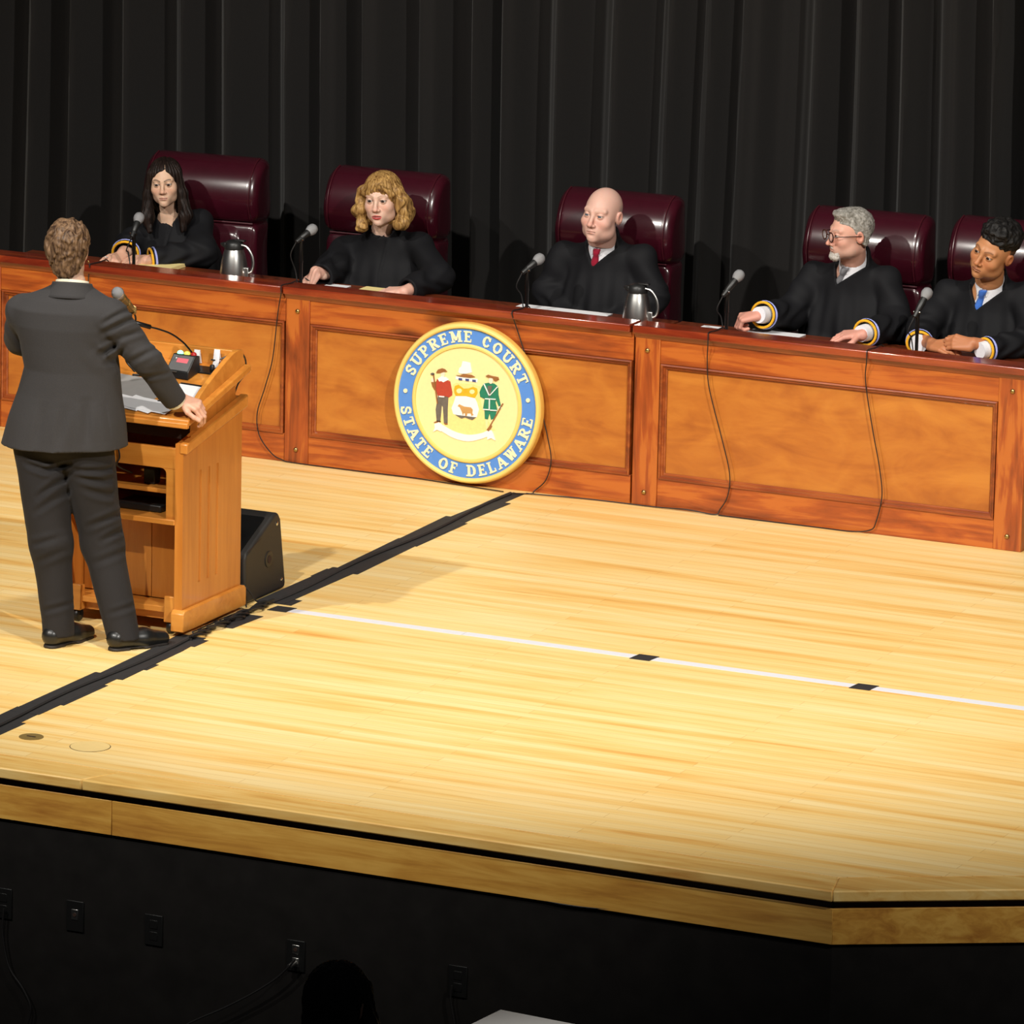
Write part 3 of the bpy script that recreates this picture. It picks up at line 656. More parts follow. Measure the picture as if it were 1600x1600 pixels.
# writing box between shoulders and top board
obj('upper_box', MB().prism([(-3.06, 0.72), (-2.61, 0.83), (-2.61, slope(-2.61)-0.028), (-2.94, slope(-2.94)-0.028), (-2.94, 0.78), (-3.06, 0.775)], 0, 0.955, 0.985), 'lectern_wood', lec)
obj('upper_box', MB().prism([(-3.06, 0.72), (-2.61, 0.83), (-2.61, slope(-2.61)-0.028), (-2.94, slope(-2.94)-0.028), (-2.94, 0.78), (-3.06, 0.775)], 0, 0.465, 0.495), 'lectern_wood', lec)
obj('upper_back', MB().box((0.495, -2.63, 0.80), (0.955, -2.61, 0.985)), 'lectern_wood_flat', lec)
obj('drawer_recess_shade', MB().box((0.495, -2.90, 0.757), (0.955, -2.89, 0.90)), 'groove_dark', lec)  # dark board paints the shade inside the open gap
obj('top_board', MB().hexa([(0.425, -3.135, slope(-3.135)-0.028), (1.05, -3.135, slope(-3.135)-0.028), (1.05, -2.60, slope(-2.60)-0.028), (0.425, -2.60, slope(-2.60)-0.028),
                            (0.425, -3.135, slope(-3.135)), (1.05, -3.135, slope(-3.135)), (1.05, -2.60, slope(-2.60)), (0.425, -2.60, slope(-2.60))]), 'lectern_wood_flat', lec, bevel=0.005)
obj('front_lip', MB().box((0.425, -3.145, slope(-3.135)-0.034), (1.05, -3.125, slope(-3.135)-0.012)), 'lectern_wood_flat', lec, bevel=0.004)
prof = [(-3.02, slope(-3.02)-0.002), (-2.615, slope(-2.615)-0.002), (-2.615, 1.072), (-2.63, 1.084), (-2.66, 1.088), (-2.70, 1.083), (-2.76, 1.062), (-2.84, 1.030), (-2.92, 0.995), (-2.98, 0.965), (-3.01, 0.942)]
for x0, x1 in ((1.0, 1.022), (0.453, 0.475)):
    obj('rim_side', MB().prism(prof, 0, x0, x1), 'lectern_wood_flat', lec, bevel=0.003)
obj('rim_back', MB().box((0.475, -2.637, slope(-2.63)-0.004), (1.0, -2.615, 1.078)), 'lectern_wood_flat', lec, bevel=0.003)
# front (speaker's side) framing
obj('cross_rail', MB().box((0.485, -3.07, 0.672), (0.965, -3.05, 0.757)), 'lectern_wood_flat', lec, bevel=0.002)
for x0, x1 in ((0.920, 0.965), (0.485, 0.53)):
    obj('stile', MB().box((x0, -3.07, 0.47), (x1, -3.05, 0.672)), 'lectern_wood_flat', lec)
for xc, sx in ((0.920, -1), (0.53, 1)):               # rounded upper corners of the opening
    r = 0.022; pts = [(xc, 0.672), (xc, 0.672-r)]+[(xc+sx*(r-r*math.cos(a)), 0.672-r+r*math.sin(a)) for a in np.linspace(0, math.pi/2, 6)]
    obj('corner_fillet', MB().prism(pts, 1, -3.07, -3.05), 'lectern_wood_flat', lec)
obj('shelf', MB().box((0.485, -3.03, 0.560), (0.965, -2.62, 0.578)), 'lectern_wood_flat', lec, bevel=0.002)
obj('shelf', MB().box((0.485, -3.085, 0.448), (0.965, -2.62, 0.470)), 'lectern_wood_flat', lec, bevel=0.003)
for x0, x1 in ((0.487, 0.7925), (0.7945, 0.963)):
    obj('door', MB().box((x0, -2.95, 0.112), (x1, -2.93, 0.446)), 'lectern_wood', lec, bevel=0.002)
obj('cabinet_floor', MB().box((0.485, -3.06, 0.085), (0.965, -2.62, 0.108)), 'lectern_wood_flat', lec, bevel=0.002)
obj('toe_rail', MB().box((0.485, -3.03, 0.05), (0.965, -3.01, 0.085)), 'lectern_wood_flat', lec)
for x in (0.935, 0.515):
    obj('corner_block', MB().prism([(-3.075, 0.05), (-3.035, 0.05), (-3.035, 0.15), (-3.07, 0.155)], 0, x-0.02, x+0.025), 'lectern_wood_flat', lec, bevel=0.003)
for x in (0.935, 0.515):
    for y in (-3.045, -2.63):
        cst = obj('caster', MB().lathe([(0.024, -0.011), (0.0265, -0.008), (0.0265, 0.008), (0.024, 0.011)], (x, y, 0.0268), (1, 0, 0), 20), 'black_plastic', lec, smooth=True)
        obj('caster_fork', MB().box((x-0.016, y-0.008, 0.026), (x+0.016, y+0.008, 0.085)), 'black_metal', cst)
obj('inner_cord', MB().tube(bez([(0.70, -3.074, 0.755), (0.715, -3.078, 0.70), (0.70, -3.07, 0.66), (0.73, -3.0, 0.62)], 6), 0.0035, 6), 'cable_black', lec, smooth=True)
obj('wireless_receiver', MB().box((0.77, -2.98, 0.579), (0.82, -2.93, 0.64)), 'black_plastic', lec, bevel=0.004)
obj('power_brick', MB().box((0.66, -3.0, 0.4705), (0.86, -2.86, 0.50)), 'black_plastic', lec, bevel=0.006)

# --- things on the lectern
def on_top(x, y, dz=0.0): return Vector((x, y, slope(y)+dz))
SL = math.atan(0.122/0.5)
def sheet(name, x, y, w_, h_, rot, mat, label, cat='paper', dz=0.0006, group=None, th=0.001):
    t = MB().box((-w_/2, -h_/2, 0), (w_/2, h_/2, th))
    Mx = Matrix.Translation(on_top(x, y, dz)) @ Euler((SL, 0, 0)).to_matrix().to_4x4() @ Matrix.Rotation(math.radians(rot), 4, 'Z')
    return tag(obj(name, t.xform(Mx), mat), label, cat, group)
sheet('binder', 0.645, -2.955, 0.36, 0.28, -6, 'paper_grey', 'grey open folder lying under the white sheets on the lectern', 'folder', 0.0006)
GP = 'loose sheets on the lectern'
for k, (x, y, r) in enumerate(((0.67, -3.055, -24), (0.735, -3.05, -12), (0.80, -3.055, -18), (0.86, -3.06, -8))):
    sheet('paper_sheet', x, y, 0.17, 0.10, r, 'paper_white', ('first white sheet fanned out on the lectern, nearest the grey jacket', 'second white sheet of the fan on the lectern', 'third white sheet of the fan on the lectern, under the sleeve', 'last white sheet of the fan, at the speaker\'s right cuff')[k], dz=0.0022+k*0.0013, group=GP)
pad = thing('tablet', 'white screened tablet with a black edge lying on the lectern by the rim', 'tablet', tuple(on_top(0.92, -2.90)))
Mx = Matrix.Translation(on_top(0.925, -2.925, 0.001)) @ Euler((SL, 0, 0)).to_matrix().to_4x4() @ Matrix.Rotation(math.radians(-4), 4, 'Z')
obj('case', MB().box((-0.07, -0.10, 0), (0.07, 0.085, 0.009)).xform(Mx), 'black_plastic', pad, bevel=0.003)
obj('screen', MB().box((-0.066, -0.096, 0.009), (0.066, 0.066, 0.0102)).xform(Mx), 'paper_white', pad)
pen = thing('pen', 'short black pen lying above the grey folder on the lectern', 'pen', tuple(on_top(0.73, -2.82)))
obj('barrel', MB().tube([on_top(0.63, -2.818, 0.006), on_top(0.70, -2.808, 0.006), on_top(0.76, -2.80, 0.006)], [0.004, 0.006, 0.005], 8), 'black_plastic', pen, smooth=True)
# timer box with three signal lamps
tm = thing('speech_timer', 'small black speech timer box with green, yellow and red lamps on the lectern', 'timer', tuple(on_top(0.80, -2.76)))
tp = at(276, 598, 1, -2.80); TX, TY = float(tp[0]), -2.80; TZ = slope(TY)
TM = Matrix.Translation((TX, TY, TZ+0.002)) @ Matrix.Rotation(math.radians(-6), 4, 'Z')
obj('housing', MB().prism([(0.0, 0.0), (0.085, 0.021), (0.085, 0.085), (0.055, 0.089), (0.002, 0.030)], 0, -0.053, 0.053).xform(TM), 'black_plastic', tm, bevel=0.003)
fn_ = Vector((0, -0.059, 0.053)).normalized()      # normal of the sloped face
ft = Vector((0, 0.053, 0.059)).normalized()
def face_pt(u, v, d=0.0): return Vector((u, 0.002, 0.030))+ft*v+fn_*d
def face_quad(u0, u1, v0, v1, d):
    a = [face_pt(u0, v0), face_pt(u1, v0), face_pt(u1, v1), face_pt(u0, v1)]; b = [p+fn_*d for p in a]
    return MB().add(a+b, [(0, 3, 2, 1), (4, 5, 6, 7), (0, 1, 5, 4), (1, 2, 6, 5), (2, 3, 7, 6), (3, 0, 4, 7)]).xform(TM)
obj('face_plate', face_quad(-0.048, 0.048, 0.004, 0.074, 0.0012), 'timer_face', tm)
obj('name_strip', face_quad(-0.036, 0.0, -0.006, 0.0, 0.0016), 'brushed_steel', tm)
obj('display', face_quad(-0.022, 0.030, 0.040, 0.060, 0.0018), 'digit_red', tm)
obj('status_light', face_quad(-0.032, -0.026, 0.056, 0.062, 0.0020), 'paint_white', tm)
for k, mname in enumerate(('lamp_green', 'lamp_yellow', 'lamp_red')):
    x = (-0.030, 0.002, 0.034)[k]
    obj('lamp', MB().lathe([(0.0125, 0), (0.0125, 0.006), (0.010, 0.011), (0.005, 0.014)], (x, 0.069, 0.086), (0, 0, 1), 16).xform(TM), mname, tm, smooth=True)
# gooseneck microphone
gm = thing('gooseneck_microphone', 'thin black gooseneck microphone curving up from the lectern', 'microphone', tuple(on_top(0.88, -2.70)))
gb = at(324, 578, 1, -2.70); gx = float(gb[0]); gy = -2.70
obj('base_plate', MB().hexa([(gx-0.05, gy-0.03, slope(gy-0.03)), (gx+0.045, gy-0.03, slope(gy-0.03)), (gx+0.045, gy+0.03, slope(gy+0.03)), (gx-0.05, gy+0.03, slope(gy+0.03)),
                             (gx-0.05, gy-0.03, slope(gy-0.03)+0.006), (gx+0.045, gy-0.03, slope(gy-0.03)+0.006), (gx+0.045, gy+0.03, slope(gy+0.03)+0.006), (gx-0.05, gy+0.03, slope(gy+0.03)+0.006)]), 'black_metal', gm, bevel=0.002)
obj('knob', MB().lathe([(0.010, 0), (0.010, 0.018), (0.007, 0.022)], (gx+0.022, gy, slope(gy)+0.006), n=14), 'black_plastic', gm, smooth=True)
gpts = [at(309, 571, 1, -2.70), at(303, 556, 1, -2.71), at(296, 546, 1, -2.73), at(285, 534, 1, -2.76), at(268, 522, 1, -2.80), at(250, 515, 1, -2.84), at(235, 511, 1, -2.87)]
obj('neck', MB().tube(bez(gpts, 6), 0.0038, 8), 'black_metal', gm, smooth=True)
obj('collar', MB().lathe([(0.009, 0), (0.009, 0.014), (0.005, 0.018)], (gpts[0][0], gpts[0][1], slope(-2.70)+0.004), n=12), 'black_plastic', gm, smooth=True)
a_, b_ = at(236, 511.5, 1, -2.87), at(212, 504.5, 1, -2.92)
obj('capsule', MB().tube([a_, a_+(b_-a_)*.05, a_+(b_-a_)*.95, b_], [0.005, 0.0095, 0.0095, 0.0075], 12), 'black_metal', gm, smooth=True)
obj('cable', MB().tube(bez([at(330, 562, 1, -2.68), at(340, 562.5, 1, -2.66), at(356, 556, 1, -2.64), at(368, 549, 1, -2.63), at(378, 552, 1, -2.60), at(384, 565, 1, -2.57), at(382, 585, 1, -2.565), at(372, 600, 1, -2.565), at(366, 617, 1, -2.565)], 6), 0.0035, 6), 'cable_black', gm, smooth=True)
# hand-held microphone on a holder
hm = thing('handheld_microphone', 'brown handheld microphone with a grey mesh head, held up beside the speaker\'s shoulder', 'microphone', tuple(on_top(0.70, -2.92)))
a_, b_ = at(183, 457, 1, -3.02), at(208.5, 487, 1, -2.86)
d_ = (b_-a_)/np.linalg.norm(b_-a_)
obj('mesh_head', MB().lathe([(0.012, -0.017), (0.021, -0.009), (0.0245, 0.004), (0.0245, 0.014), (0.022, 0.024), (0.018, 0.032)], tuple(a_), tuple(d_), 24), 'grille_grey', hm, smooth=True)
obj('head_band', MB().lathe([(0.0255, 0.004), (0.0258, 0.006), (0.0255, 0.009)], tuple(a_), tuple(d_), 24), 'chrome', hm, smooth=True)
ln = float(np.linalg.norm(b_-a_))
bd = obj('handle', MB().lathe([(0.017, 0.03), (0.019, 0.05), (0.017, ln*0.7), (0.014, ln), (0.010, ln+0.01)], tuple(a_), tuple(d_), 20), 'mic_gold', hm, smooth=True)
for h in (0.045, 0.10, ln-0.02):
    obj('handle_ring', MB().lathe([(0.0195, h), (0.0198, h+0.003), (0.0195, h+0.006)], tuple(a_), tuple(d_), 20), 'brass', bd, smooth=True)
obj('holder_stem', MB().tube(bez([b_, at(212, 500, 1, -2.83), at(205, 530, 1, -2.81), at(196, 560, 1, -2.79), tuple(on_top(0.62, -2.78))], 6), 0.004, 8), 'black_metal', hm, smooth=True)
# two small made-up white wedges for unclear glare at the back of the lectern
for k, (px, py) in enumerate(((309, 574), (340, 572))):
    q = at(px, py, 1, -2.655); X_ = float(q[0]); z_ = slope(-2.655)
    tag(obj('glare_wedge', MB().prism([(-2.675, z_), (-2.66, z_+0.062+0.01*k), (-2.645, z_+0.006), (-2.650, z_+0.006), (-2.66, z_+0.048), (-2.668, z_+0.001)], 0, X_-0.013, X_+0.013), 'paper_white'),
        ('narrow white wedge standing in for glare behind the gooseneck microphone', 'narrow white wedge standing in for glare beside the lectern rim, right of the microphone base')[k], 'glare wedge', 'white glare wedges on the lectern')

# ------------------------------------------------------------------ stage monitor
mon = thing('stage_monitor', 'black wedge stage monitor loudspeaker standing behind the lectern', 'loudspeaker', (0.75, -2.33, 0))
mp_ = [(-2.505, 0.006), (-2.15, 0.006), (-2.145, 0.03), (-2.195, 0.305), (-2.215, 0.332), (-2.245, 0.336), (-2.275, 0.322), (-2.50, 0.215), (-2.51, 0.19)]
obj('cabinet', MB().prism(mp_, 0, 0.49, 0.985), 'speaker_black', mon, bevel=0.012, seg=3)
gdir = Vector((0, 0.225, 0.107)).normalized()
obj('grille', MB().hexa([(0.52, -2.495, 0.219), (0.955, -2.495, 0.219), (0.955, -2.285, 0.318), (0.52, -2.285, 0.318), (0.52, -2.499, 0.226), (0.955, -2.499, 0.226), (0.955, -2.289, 0.325), (0.52, -2.289, 0.325)]), 'black_metal', mon)
sock = obj('pole_socket', MB().lathe([(0.034, 0), (0.034, 0.003), (0.026, 0.005), (0.019, 0.003)], (0.985, -2.30, 0.155), (1, 0, 0), 24), 'black_plastic', mon, smooth=True)
obj('socket_hole', MB().lathe([(0.016, 0), (0.016, 0.0045)], (0.985, -2.30, 0.155), (1, 0, 0), 18), 'groove_dark', sock)
for y, z in ((-2.232, 0.29), (-2.185, 0.045)):
    obj('screw', MB().lathe([(0.009, 0), (0.009, 0.002), (0.005, 0.004)], (0.985, y, z), (1, 0, 0), 12), 'chrome', mon, smooth=True)
obj('seam_line', MB().prism([(-2.485, 0.222), (-2.37, 0.255), (-2.37, 0.257), (-2.485, 0.224)], 0, 0.984, 0.9858), 'groove_dark', mon)

# bundled cables at the lectern foot
cb = thing('cable_bundle', 'twisted black cable bundle on the floor at the lectern base', 'cable', (1.04, -2.85, 0))
for k in range(3):
    pts = [(1.050+0.012*math.sin(y*38+k*2.1)+0.01*k, y, 0.014+0.008*math.cos(y*38+k*2.1)) for y in np.linspace(-3.12, -2.42, 70)]
    obj('cable', MB().tube(pts, 0.0055, 6), 'cable_black', cb, smooth=True)
for y in (-3.06, -3.03, -2.99, -2.95, -2.92, -2.84):
    obj('chrome_plug', MB().tube([(1.045, y-0.012, 0.024), (1.052, y+0.012, 0.026)], 0.0055, 8), 'chrome', cb, smooth=True)
obj('loose_wire', MB().tube(bez([(1.02, -2.56, 0.012), (1.0, -2.55, 0.06), (0.985, -2.54, 0.10), (1.01, -2.52, 0.07), (1.03, -2.50, 0.03), (1.05, -2.46, 0.012)], 6), 0.0035, 6), 'cable_black', cb, smooth=True)

# ------------------------------------------------------------------ desk things
DZ = 0.7285
GM = 'desk microphones of the judges'
def desk_mic(hx, hy, sx, sy, bx, by, Yd, label, tilt_y=0.06):
    """head pixel, clip pixel, foot pixel; Yd is how far behind the bench front it stands"""
    b = at(bx, by, 1, Yd); X = float(b[0])
    cl = at(sx, sy, 1, Yd); hd = at(hx, hy, 1, Yd+tilt_y)
    t = thing('desk_microphone', label, 'microphone', (X, Yd, DZ), 0, GM)
    obj('base', MB().lathe([(0.065, 0), (0.066, 0.006), (0.060, 0.012), (0.012, 0.016)], (X, Yd, DZ), n=28), 'black_metal', t, smooth=True)
    zt = float(cl[2])-0.005
    obj('stem', MB().tube([(X, Yd, DZ+0.01), (X, Yd, DZ+(zt-DZ)*0.55), (X, Yd, DZ+(zt-DZ)*0.56), (X, Yd, zt)], [0.0075, 0.0075, 0.0095, 0.0085], 12), 'black_metal', t, smooth=True)
    d = (hd-cl)/np.linalg.norm(hd-cl); c0 = np.array([X, Yd, zt+0.012])
    d = hd-c0; ln = np.linalg.norm(d); d = d/ln
    cp = obj('clip', MB().tube([(X, Yd, zt-0.004), tuple(c0), tuple(c0+d*0.045)], [0.010, 0.013, 0.0165], 12), 'black_plastic', t, smooth=True)
    obj('clip_screw', MB().tube([(X-0.016, Yd-0.005, zt+0.006), (X+0.016, Yd-0.005, zt+0.006)], 0.006, 8), 'chrome', cp, smooth=True)
    obj('handle', MB().tube([tuple(c0-d*0.035), tuple(c0-d*0.03), tuple(c0+d*(ln-0.02))], [0.008, 0.010, 0.0155], 14), 'black_plastic', t, smooth=True)
    obj('mesh_head', MB().lathe([(0.016, -0.026), (0.021, -0.016), (0.0245, -0.004), (0.0245, 0.006), (0.021, 0.018), (0.012, 0.026), (0.004, 0.0285)], tuple(hd), tuple(d), 20), 'grille_grey', t, smooth=True)
    tail = c0-d*0.035
    obj('cable', MB().tube(bez([tuple(tail), (tail[0]-0.022, tail[1]-0.01, tail[2]-0.06), (X-0.018, Yd-0.02, DZ+0.09), (X+0.0, Yd-0.03, DZ+0.02), (X+0.02, Yd-0.06, DZ+0.006)], 6), 0.003, 6), 'cable_black', t, smooth=True)
    return t
desk_mic(217, 341, 203, 363, 209, 412, 0.26, 'desk microphone in front of the dark-haired woman judge')
desk_mic(487, 359, 469, 374, 470, 440, 0.26, 'desk microphone left of the blonde woman judge')
desk_mic(842, 405, 824, 422, 823, 480, 0.26, 'desk microphone in front of the bald judge')
desk_mic(1154, 431, 1138, 456, 1135, 510, 0.26, 'desk microphone left of the grey-haired judge\'s fist')
desk_mic(1448, 459, 1437, 488, 1432, 545, 0.26, 'desk microphone by the clasped hands of the judge with the blue tie')
GC = 'microphone cables hanging down the bench'
def bench_cable(pix, label, tail=None):
    """a cable over the ledge and down the bench front; pix are photo points on the front"""
    x0 = float(at(*pix[0], 1, -0.04)[0])
    pts = [(x0+0.03, 0.20, DZ+0.004), (x0+0.025, 0.13, 0.76), (x0+0.02, 0.088, 0.806), (x0+0.01, 0.03, 0.8045), (x0, -0.03, 0.8045), (x0, -0.040, 0.79)]
    for i, (px, py) in enumerate(pix):
        q = at(px, py, 1, -0.040 if i < 1 else -0.014); pts.append((float(q[0]), float(q[1]), max(0.006, float(q[2]))))
    if tail: pts += tail
    return tag(obj('microphone_cable', MB().tube(bez(pts, 6), 0.0027, 6), 'cable_black', smooth=True), label, 'cable', GC)
bench_cable([(140, 412), (139, 425), (138, 445), (137, 520), (138, 600), (140, 678)], 'short stretch of cable showing on the bench beside the speaker\'s neck')
bench_cable([(439, 460), (434, 490), (426, 560), (414, 605), (402, 645), (405, 680), (424, 708), (440, 718)], 'thin cable hanging in a long curve left of the first bench post',
            [(-0.06, -0.02, 0.005), (0.3, -0.03, 0.005), (0.55, -0.03, 0.005), (0.8, -0.055, 0.005), (1.0, -0.08, 0.006)])
bench_cable([(800, 492), (808, 515), (824, 565), (838, 610), (848, 650), (857, 690), (861, 720), (853, 750), (835, 767)], 'thin cable curving down the bench right of the seal',
            [(1.12, -0.05, 0.005), (1.05, -0.09, 0.006)])
bench_cable([(1106, 540), (1105, 565), (1107, 600), (1116, 640), (1129, 690), (1140, 740), (1137, 775), (1125, 796)], 'thin cable hanging across the left part of the right-hand panel',
            [(1.98, -0.02, 0.005), (1.85, -0.022, 0.012), (1.7, -0.015, 0.005), (1.4, -0.02, 0.005), (1.1, -0.06, 0.006)])
bench_cable([(1354, 565), (1352, 590), (1356, 625), (1365, 680), (1374, 730), (1378, 775), (1369, 815), (1360, 828)], 'thin cable hanging across the right part of the right-hand panel',
            [(2.62, -0.02, 0.005), (2.45, -0.018, 0.004), (2.2, -0.02, 0.004), (2.0, -0.024, 0.005)])
# pitchers
GPI = 'steel pitchers on the judges desk'
def pitcher(px, label):
    b = at(px, 470, 1, 0.27); X = float(b[0]); Y_ = 0.27
    t = thing('pitcher', label, 'pitcher', (X, Y_, DZ), 0, GPI)
    obj('body', MB().lathe([(0.060, 0), (0.064, 0.006), (0.063, 0.05), (0.058, 0.095), (0.050, 0.130), (0.043, 0.152), (0.042, 0.156)], (X, Y_, DZ), n=40), 'brushed_steel', t, smooth=True)
    ld = obj('lid', MB().lathe([(0.0425, 0.152), (0.044, 0.160), (0.041, 0.178), (0.036, 0.188), (0.020, 0.194), (0.004, 0.195)], (X, Y_, DZ), n=32), 'black_plastic', t, smooth=True)
    obj('spout', MB().hexa([(X-0.058, Y_-0.022, DZ+0.168), (X-0.03, Y_-0.030, DZ+0.155), (X-0.03, Y_+0.020, DZ+0.155), (X-0.058, Y_+0.002, DZ+0.168), (X-0.062, Y_-0.020, DZ+0.178), (X-0.03, Y_-0.030, DZ+0.184), (X-0.03, Y_+0.020, DZ+0.184), (X-0.062, Y_+0.0, DZ+0.178)]), 'black_plastic', ld, bevel=0.004)
    obj('thumb_lever', MB().box((X+0.005, Y_-0.012, DZ+0.190), (X+0.055, Y_+0.012, DZ+0.198)), 'black_plastic', ld, bevel=0.003)
    hp = bez([(X+0.030, Y_, DZ+0.176), (X+0.062, Y_, DZ+0.168), (X+0.088, Y_, DZ+0.135), (X+0.097, Y_, DZ+0.095), (X+0.089, Y_, DZ+0.062), (X+0.072, Y_, DZ+0.050)], 5)
    obj('handle', MB().tube(hp, 0.0072, 8), 'black_plastic', t, smooth=True)
    obj('handle_band', MB().tube([p+Vector((0.006, -0.006, 0)) for p in hp], 0.0042, 6), 'brushed_steel', t, smooth=True)
    obj('handle_foot', MB().box((X+0.056, Y_-0.01, DZ+0.0), (X+0.076, Y_+0.01, DZ+0.075)), 'brushed_steel', t, bevel=0.004)
pitcher(365, 'steel pitcher beside the dark-haired woman judge, left end of the bench')
pitcher(996, 'steel pitcher in front of the bald judge')
# papers on the desk
def desk_sheet(pa, pb, mat, label, yd0, yd1, lift=0.0, cat='paper', th=0.002, name='paper_sheet', rot=0):
    """paper between photo x positions pa..pb lying on the desk from depth yd0 to yd1"""
    x0 = float(at(*pa, 1, yd0)[0]); x1 = float(at(*pb, 1, yd0)[0]); z = DZ+0.0008
    s = rot*(x1-x0)
    m = MB().hexa([(x0, yd0, z+lift), (x1, yd0+s, z+lift), (x1, yd1+s, z), (x0, yd1, z), (x0, yd0, z+lift+th), (x1, yd0+s, z+lift+th), (x1, yd1+s, z+th), (x0, yd1, z+th)])
    return tag(obj(name, m, mat), label, cat, 'papers on the judges desk')
desk_sheet((214, 412), (266, 418), 'paper_yellow', 'yellow notepad in front of the dark-haired woman judge', 0.34, 0.495, 0.0, 'notepad', 0.016, 'notepad')
desk_sheet((545, 452), (618, 460), 'paper_yellow', 'yellow sheet in front of the blonde woman judge', 0.30, 0.48, 0.0, 'paper', 0.004)
desk_sheet((496, 444), (530, 450), 'paper_white', 'white slip under the blonde judge\'s pen hand', 0.34, 0.46, 0.0)
desk_sheet((798, 480), (940, 495), 'paper_white', 'long white papers in front of the bald judge', 0.34, 0.46, 0.0, 'paper', 0.006)
desk_sheet((1158, 516), (1240, 524), 'paper_white', 'white sheet before the grey-haired judge', 0.34, 0.48, 0.0, 'paper', 0.004)
desk_sheet((1085, 512), (1112, 514), 'paper_white', 'small white paper at the far left of the grey-haired judge\'s place', 0.34, 0.45, 0.0)

# ------------------------------------------------------------------ chairs
def loft_x(prof, w_, end_r, n_end=7):
    """profile (y, z) swept along x over width w_, its ends rounded inward by end_r"""
    xs = []; cy = sum(p[0] for p in prof)/len(prof); cz = sum(p[1] for p in prof)/len(prof)
    for i in range(n_end+1):
        a = (i/n_end)*math.pi/2; xs.append((-w_/2+end_r*(1-math.sin(a)), end_r*(1-math.cos(a))))
    xs = [(-w_/2+end_r-end_r*math.cos(math.pi/2*i/n_end), end_r*(1-math.sin(math.pi/2*i/n_end))) for i in range(n_end+1)]
    st = xs+[(-x, r) for x, r in xs[::-1]]
    v = []; f = []; k = len(prof)
    for x, ins in st:
        for (y, z) in prof:
            d = math.hypot(y-cy, z-cz); s = max(0.02, (d-ins)/d) if d > 1e-6 else 1
            v.append((x, cy+(y-cy)*s, cz+(z-cz)*s))
    for i in range(len(st)-1):
        for q in range(k): f.append((i*k+q, (i+1)*k+q, (i+1)*k+(q+1) % k, i*k+(q+1) % k))
    f.append(tuple(range(k))); f.append(tuple(range((len(st)-1)*k, len(st)*k))[::-1])
    return MB().add(v, f)
GCH = 'maroon leather judges chairs'
def make_chair():
    t = thing('leather_chair', 'x', 'chair', (0, 0, 0), 0, GCH)
    W = 0.57
    # headrest roll: a fat rounded cushion, front at -y
    hr = [(-0.070, 0.885), (-0.105, 0.92), (-0.124, 0.975), (-0.122, 1.03), (-0.100, 1.09), (-0.058, 1.142), (-0.005, 1.170), (0.05, 1.172), (0.085, 1.13), (0.085, 0.88)]
    def sm(p, n=4):
        P = p; out = []
        m = len(P)
        for i in range(m):
            a, b, c, d = [np.array(P[(i+q-1) % m]) for q in range(4)]
            for k in range(n):
                u = k/n; out.append(tuple(0.5*((2*b)+(c-a)*u+(2*a-5*b+4*c-d)*u*u+(3*b-a-3*c+d)*u**3)))
        return out
    h = obj('headrest', loft_x(sm(hr, 3), W, 0.05), 'leather', t, smooth=True, world=False)
    for s in (-1, 1):
        obj('seam_piping', MB().tube([(s*(W/2-0.035), y-0.003, z) for y, z in sm(hr, 3)[2:20]], 0.0035, 6), 'leather_seam', h, smooth=True, world=False)
    lb = [(-0.06, 0.46), (-0.092, 0.50), (-0.100, 0.60), (-0.096, 0.75), (-0.088, 0.84), (-0.072, 0.876), (-0.02, 0.884), (0.07, 0.88), (0.08, 0.84), (0.08, 0.46)]
    obj('backrest', loft_x(sm(lb, 3), W-0.02, 0.04), 'leather', t, smooth=True, world=False)
    # inner lumbar pillow with raised borders
    pl = [(-0.09, 0.50), (-0.112, 0.53), (-0.120, 0.66), (-0.112, 0.80), (-0.095, 0.845), (-0.06, 0.85), (-0.06, 0.50)]
    obj('back_pillow', loft_x(sm(pl, 3), W-0.16, 0.05), 'leather', t, smooth=True, world=False)
    obj('seam', MB().tube([(-W/2+0.03, -0.080, 0.880), (0, -0.083, 0.881), (W/2-0.03, -0.080, 0.880)], 0.005, 6), 'leather_seam', t, smooth=True, world=False)
    st = [(-0.56, 0.40), (-0.585, 0.43), (-0.57, 0.47), (-0.50, 0.487), (-0.2, 0.475), (-0.05, 0.465), (-0.03, 0.40), (-0.05, 0.36), (-0.53, 0.36)]
    obj('seat', loft_x(sm(st, 3), 0.54, 0.05), 'leather', t, smooth=True, world=False)
    for s in (-1, 1):
        ar = obj('armrest', MB().tube(bez([(s*0.295, -0.02, 0.56), (s*0.30, -0.12, 0.615), (s*0.30, -0.26, 0.625), (s*0.30, -0.36, 0.61)], 5), 0.032, 10), 'leather', t, smooth=True, world=False)
        obj('arm_post', MB().tube([(s*0.29, -0.22, 0.40), (s*0.298, -0.22, 0.60)], 0.02, 8), 'black_metal', ar, smooth=True, world=False)
    obj('gas_column', MB().tube([(0, -0.28, 0.10), (0, -0.28, 0.37)], [0.035, 0.025], 14), 'black_metal', t, smooth=True, world=False)
    for k in range(5):
        a = 2*math.pi*k/5+0.3; c, s = math.cos(a), math.sin(a)
        lg = obj('base_leg', MB().tube([(0, -0.28, 0.115), (0.15*c, -0.28+0.15*s, 0.10), (0.30*c, -0.28+0.30*s, 0.075)], [0.03, 0.025, 0.018], 8), 'black_plastic', t, smooth=True, world=False)
        obj('wheel', MB().lathe([(0.024, -0.018), (0.028, -0.012), (0.028, 0.012), (0.024, 0.018)], (0.30*c, -0.28+0.30*s, 0.0285), (-s, c, 0), 14), 'black_plastic', lg, smooth=True, world=False)
    return t
chair0 = make_chair()
